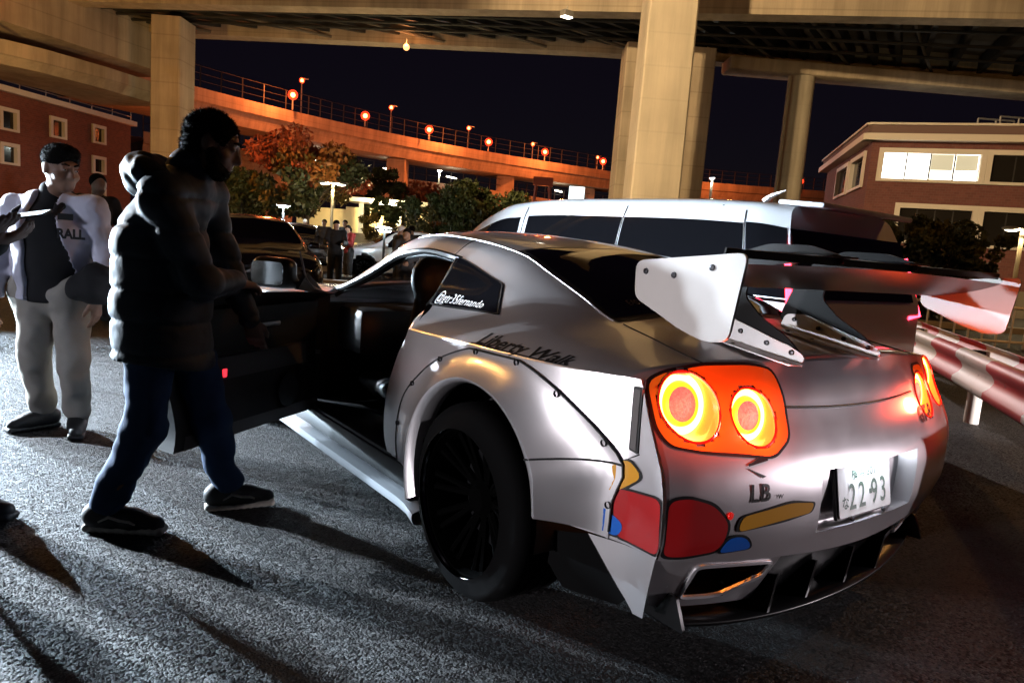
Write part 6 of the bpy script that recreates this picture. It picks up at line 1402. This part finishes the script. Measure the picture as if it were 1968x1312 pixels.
def vehicle(name, label, B, paint_, wheels, wr, lamps=None, group=None, rear_glass=True):
    t = thing(name, label, 'van' if 'van' in name else 'car', group); y0, y1 = B.ys[0], B.ys[-1]
    ar = [(w, wr*1.16) for w in wheels]
    ys_ = sorted(set(lin(y0, y1, 60))); ts_ = lin(0, B.n-1, 34); g = MB()
    def sk(y, s_):
        p = B.pt(y, s_); return s_ < 2 and any(math.hypot(p[1]-w, p[2]-wr) < r for w, r in ar)
    for sg in (-1, 1): g.grid(lambda u, v: (lambda p: (sg*p[0], p[1], p[2]))(B.pt(u, v)), ys_, ts_, sk)
    for y in (y0, y1): g.grid(lambda s_, k: (lambda p: (p[0]*k, p[1], p[2]))(B.pt(y, s_)), ts_, [-1, -.5, 0, .5, 1])
    g.build('body', paint_, t, weld=.002, ang=45)
    for w in wheels:
        for sg in (-1, 1):
            g = MB(); xw = B.pt(w, 1)[0]; g.grid(lambda a, k: (sg*(xw-.01-.3*k), w+wr*1.17*math.cos(a), wr+wr*1.17*math.sin(a)), lin(-.2, math.pi+.2, 16), [0, 1]); g.build('arch_liner', 'seal', t)
            place_wheel(t, sg*(xw+.0), w, wr, sg, wr/.352)
    g = MB(); g.box((0, (y0+y1)/2, .30), (1.3, (y1-y0)*.9, .18)); g.build('underbody', 'seal', t)
    return t
VB = Body([0, .25, 1.2, 2.4, 3.2, 3.7, 4.1, 4.4, 4.75, 4.9], [
 [(.80, .30), (.865, .60), (.845, 1.0), (.72, 1.47), (.62, 1.60), (0, 1.645)], [(.86, .22), (.895, .6), (.875, 1.0), (.765, 1.50), (.67, 1.625), (0, 1.67)], [(.88, .2), (.90, .6), (.88, 1.0), (.775, 1.525), (.68, 1.65), (0, 1.695)], [(.88, .2), (.90, .6), (.88, 1.0), (.775, 1.53), (.68, 1.655), (0, 1.70)],
 [(.88, .2), (.90, .6), (.88, 1.0), (.78, 1.50), (.69, 1.62), (0, 1.665)], [(.88, .2), (.90, .6), (.875, 1.0), (.785, 1.37), (.70, 1.48), (0, 1.545)], [(.88, .2), (.90, .6), (.87, .99), (.80, 1.17), (.72, 1.25), (0, 1.32)], [(.87, .22), (.89, .58), (.86, .96), (.79, 1.03), (.69, 1.07), (0, 1.12)], [(.78, .26), (.82, .52), (.76, .84), (.68, .88), (.55, .90), (0, .93)], [(.60, .3), (.66, .48), (.62, .70), (.55, .74), (.45, .76), (0, .78)]], lean=.38)
van = vehicle('minivan', 'silver-white minivan with dark tinted windows parked right of the coupe', VB, 'van_white', (.95, 3.85), .33)
for sg in (-1, 1):
    VB.patch('front_door_window', 3.02, 4.12, 2.08, 2.90, 'tint', van, sg, sk=(0, -.30)); VB.patch('sliding_door_window', 1.66, 2.90, 2.06, 2.92, 'tint', van, sg); VB.patch('rear_side_window', .36, 1.63, 2.06, 2.92, 'tint', van, sg); VB.patch('corner_window', .02, .33, 2.06, 2.95, 'tint', van, sg)
    for y in (1.645, 2.96, .345): g = MB(); g.tube([VB.off(y, s_, sg, .003) for s_ in lin(.3, 3.4, 16)], .004, 5); g.build('panel_gap', 'seal', van)
    g = MB(); g.tube([VB.off(y, 2.02, sg, .006) for y in lin(.05, 4.1, 30)], .010, 5); g.build('belt_trim', 'chrome', van)
    for y in (1.85, 3.15): g = MB(); g.box(VB.off(y, 1.72, sg, .02), (.02, .16, .028), bev=.008); g.build('door_handle', 'chrome', van)
    g = MB(); g.tube([VB.off(.6, 3.6, sg, .0), VB.off(.62, 3.6, sg, .0)], .004, 4); g.build('roof_gap', 'seal', van)
    # tail lamp: glowing L
    g = MB(); zz = lambda z: np.interp(z, [.60, 1.0, 1.47], [1, 2, 3])
    g.tube([VB.off(.012, zz(1.30), sg, .02), VB.off(.012, zz(.93), sg, .02), VB.off(.012, zz(.92), sg*.80, .02)], .020, 6); g.build('tail_lamp', 'lamp_red_low', van).data.materials[0] = mat('van_tail', (.5, .01, .02), .2, emit=(1, .03, .06), es=14.)
g = MB(); g.grid(lambda u, z: (lerp(-.74, .74, u), -.008+.38*max(0, z-1.)-.004, z), lin(0, 1, 12), lin(1.03, 1.46, 6)); g.build('rear_window', 'tint', van)
g = MB(); g.box((0, .20, 1.628), (1.22, .34, .035), rot=(R_(4), 0, 0), bev=.014); g.build('roof_spoiler', 'van_white', van)
g = MB(); g.prism([(3.35, 1.07), (3.62, 1.10), (3.52, 1.31)], .004, lambda u, v, w_: (-(VB.pt(u, np.interp(v, [1.0, 1.45], [2, 3]))[0]+.008+w_), u, v)); g.build('window_pennant', mat('yellow', (.75, .62, .03), .6), van)
g = MB(); g.tube([(0, .9, 1.70), (0, .84, 1.74), (0, .72, 1.78)], [.03, .02, .004], 6); g.build('roof_fin', 'van_white', van)
van.location = (2.62, 1.50, 0); van.scale = (1, 1, 1.035)
SB = Body([0, .5, .9, 1.5, 2.2, 2.7, 3.3, 3.7, 4.3, 4.55], [
 [(.70, .35), (.78, .55), (.74, .85), (.66, .95), (.55, .98), (0, 1.0)], [(.84, .22), (.87, .55), (.84, .88), (.74, .98), (.62, 1.01), (0, 1.03)], [(.86, .2), (.88, .55), (.85, .90), (.72, 1.08), (.60, 1.14), (0, 1.17)], [(.87, .2), (.89, .55), (.86, .90), (.66, 1.32), (.56, 1.38), (0, 1.42)], [(.87, .2), (.89, .55), (.86, .90), (.66, 1.35), (.56, 1.41), (0, 1.45)],
 [(.87, .2), (.89, .55), (.86, .89), (.67, 1.28), (.58, 1.34), (0, 1.39)], [(.87, .2), (.89, .55), (.85, .88), (.78, .96), (.70, 1.0), (0, 1.06)], [(.86, .2), (.88, .54), (.84, .84), (.76, .88), (.66, .90), (0, .94)], [(.80, .25), (.84, .5), (.78, .72), (.70, .76), (.58, .78), (0, .82)], [(.55, .3), (.62, .45), (.58, .60), (.52, .64), (.4, .66), (0, .69)]])
def sedan(label, paint_, lit, group='cars parked beyond the coupe'):
    t = vehicle('parked_car', label, SB, paint_, (.85, 3.62), .32, group=group)
    for sg in (-1, 1):
        SB.patch('side_window', 1.35, 2.15, 2.10, 2.90, 'tint', t, sg, sk=(.12, 0)); SB.patch('side_window', 2.20, 3.15, 2.10, 2.90, 'tint', t, sg, sk=(0, -.42))
        SB.patch('headlamp', 4.02, 4.40, 1.35, 2.1, lit or 'head_glass', t, sg, .008)
        SB.patch('tail_lamp', .02, .22, 1.3, 2.4, 'lamp_rim', t, sg, .008)
        g = MB(); g.box((sg*.98, 3.05, .98), (.18, .10, .12), bev=.03); g.build('wing_mirror', paint_, t)
    SB.patch('windshield', 2.74, 3.30, 4.05, 5, 'tint', t, cross=True, o=.006); SB.patch('rear_window', .95, 1.45, 4.05, 5, 'tint', t, cross=True, o=.006)
    g = MB(); g.box((0, 4.50, .48), (.9, .10, .18), bev=.02); g.build('grille', 'blackplastic', t); g = MB(); g.box((0, 4.57, .42), (.33, .012, .165), bev=.004); g.build('number_plate', 'plate_white', t)
    return t
def park(t, lat, dep, head):    # head: 0 away, 180 nose to camera
    a = toward(R_(head))-math.pi/2; t.location = cw(lat, dep); t.rotation_euler = (0, 0, a)
    d = Vector((math.cos(a+math.pi/2), math.sin(a+math.pi/2), 0)); t.location -= d*2.3
c1 = sedan('black car seen through the door glass, nose towards the camera', 'car_black', None); park(c1, -4.9, 13.0, 150)
c2 = sedan('dark grey car with bright headlamps behind the black car', 'car_grey', 'lamp_white_far'); park(c2, -7.6, 24.5, 155)
c3 = sedan('gleaming white car right of the group of people', 'car_pearl', None); park(c3, -3.4, 21.5, 250)
c4 = copy_tree(c1); c4['label'] = 'black car behind the crowd in front of the shelter'; park(c4, -4.2, 29.0, 265)
lot_lamp(-3.55, 18.8, 1.45, 'small white globe lamp among the people by the white car', 1, 0, (1, 1, 1), 'led', .03, True, 0)
plight('lantern_light', cw(-3.55, 18.6, 1.55), (.85, .95, 1.), 260, .1)
def beam_car(label, hp, tg, w_, col, spot=80, dz=-.15, blend=.6):
    """a whole car standing out of frame with its headlights on"""
    hlc = copy_tree(c2); hlc['label'] = label; hp, tg = Vector(hp), Vector(tg); dr = (tg-hp).normalized()
    hlc.rotation_euler = (0, 0, math.atan2(dr.y, dr.x)-math.pi/2); hlc.location = hp-dr*4.5; nx = Vector((dr.y, -dr.x, 0))
    for s_ in (-1, 1): p = hp+nx*.68*s_+dr*.12+Vector((0, 0, .66)); plight('offframe_beam', p, col, w_, .06, spot, p+dr*8+Vector((0, 0, dz)), blend)
beam_car('car out of frame ahead at left, headlights towards the coupe', (-4.5, 8.9, 0), (-1.2, .9, 0), 5200, (.66, .84, 1.), 70, -.1)
bc = copy_tree(c2); bc['label'] = 'added car out of frame behind at right, lighting the coupe tail and guard rail'
hp = Vector((6.3, -6.2, 0)); dr = (Vector((.8, .3, 0))-hp).normalized(); bc.rotation_euler = (0, 0, math.atan2(dr.y, dr.x)-math.pi/2); bc.location = hp-dr*4.5; nx = Vector((dr.y, -dr.x, 0))  # added unseen car: one beam for the coupe tail, one for the rail
plight('offframe_beam', hp+nx*.68+dr*.12+Vector((0, 0, .66)), (1., .89, .95), 1500, .06, 9.5, (.1, .1, .38), .6)
plight('offframe_beam', hp-nx*.68+dr*.12+Vector((0, 0, .66)), (1., .93, .93), 8000, .06, 15, (4.9, 1.5, .42), .6)
lp = lot_lamp(0, 0, 2.5, 'glaring white lamp post out of frame ahead at left', 1, 0, (1, 1, 1), 'led', .06, True, 0); lp.location = (-5.2, 7.8, 0)
plight('white_lamp', (-5.2, 7.8, 2.3), (.78, .89, 1.), 25000, .12, 78, (-1.5, 1.9, .5), .35)
lp = lot_lamp(0, 0, 3.2, 'low white lamp post added out of frame at left to light the white-jacketed man', 1, 0, (1, 1, 1), 'led', .05, True, 0); lp.location = (-9.5, 2.6, 0)
plight('white_lamp', (-9.5, 2.6, 3.05), (.80, .82, 1.), 1600, .25, 15, (-2.05, 3.85, .95), .6)  # fill spot added for the white-jacketed man alone; its post is unseen
sc_ = copy_tree(c2); sc_['label'] = 'added car out of frame straight to the left, one beam brightening the coupe flank'; hp = Vector((-9.6, 2.5, 0)); dr = (Vector((-.95, .7, 0))-hp).normalized(); sc_.rotation_euler = (0, 0, math.atan2(dr.y, dr.x)-math.pi/2); sc_.location = hp-dr*4.5
plight('offframe_beam', hp+dr*.15+Vector((dr.y*.68, -dr.x*.68, .66)), (1., .95, .99), 2600, .07, 12.5, (-.95, .68, .74), .45)  # narrow beam added to brighten the flank only; its car is unseen
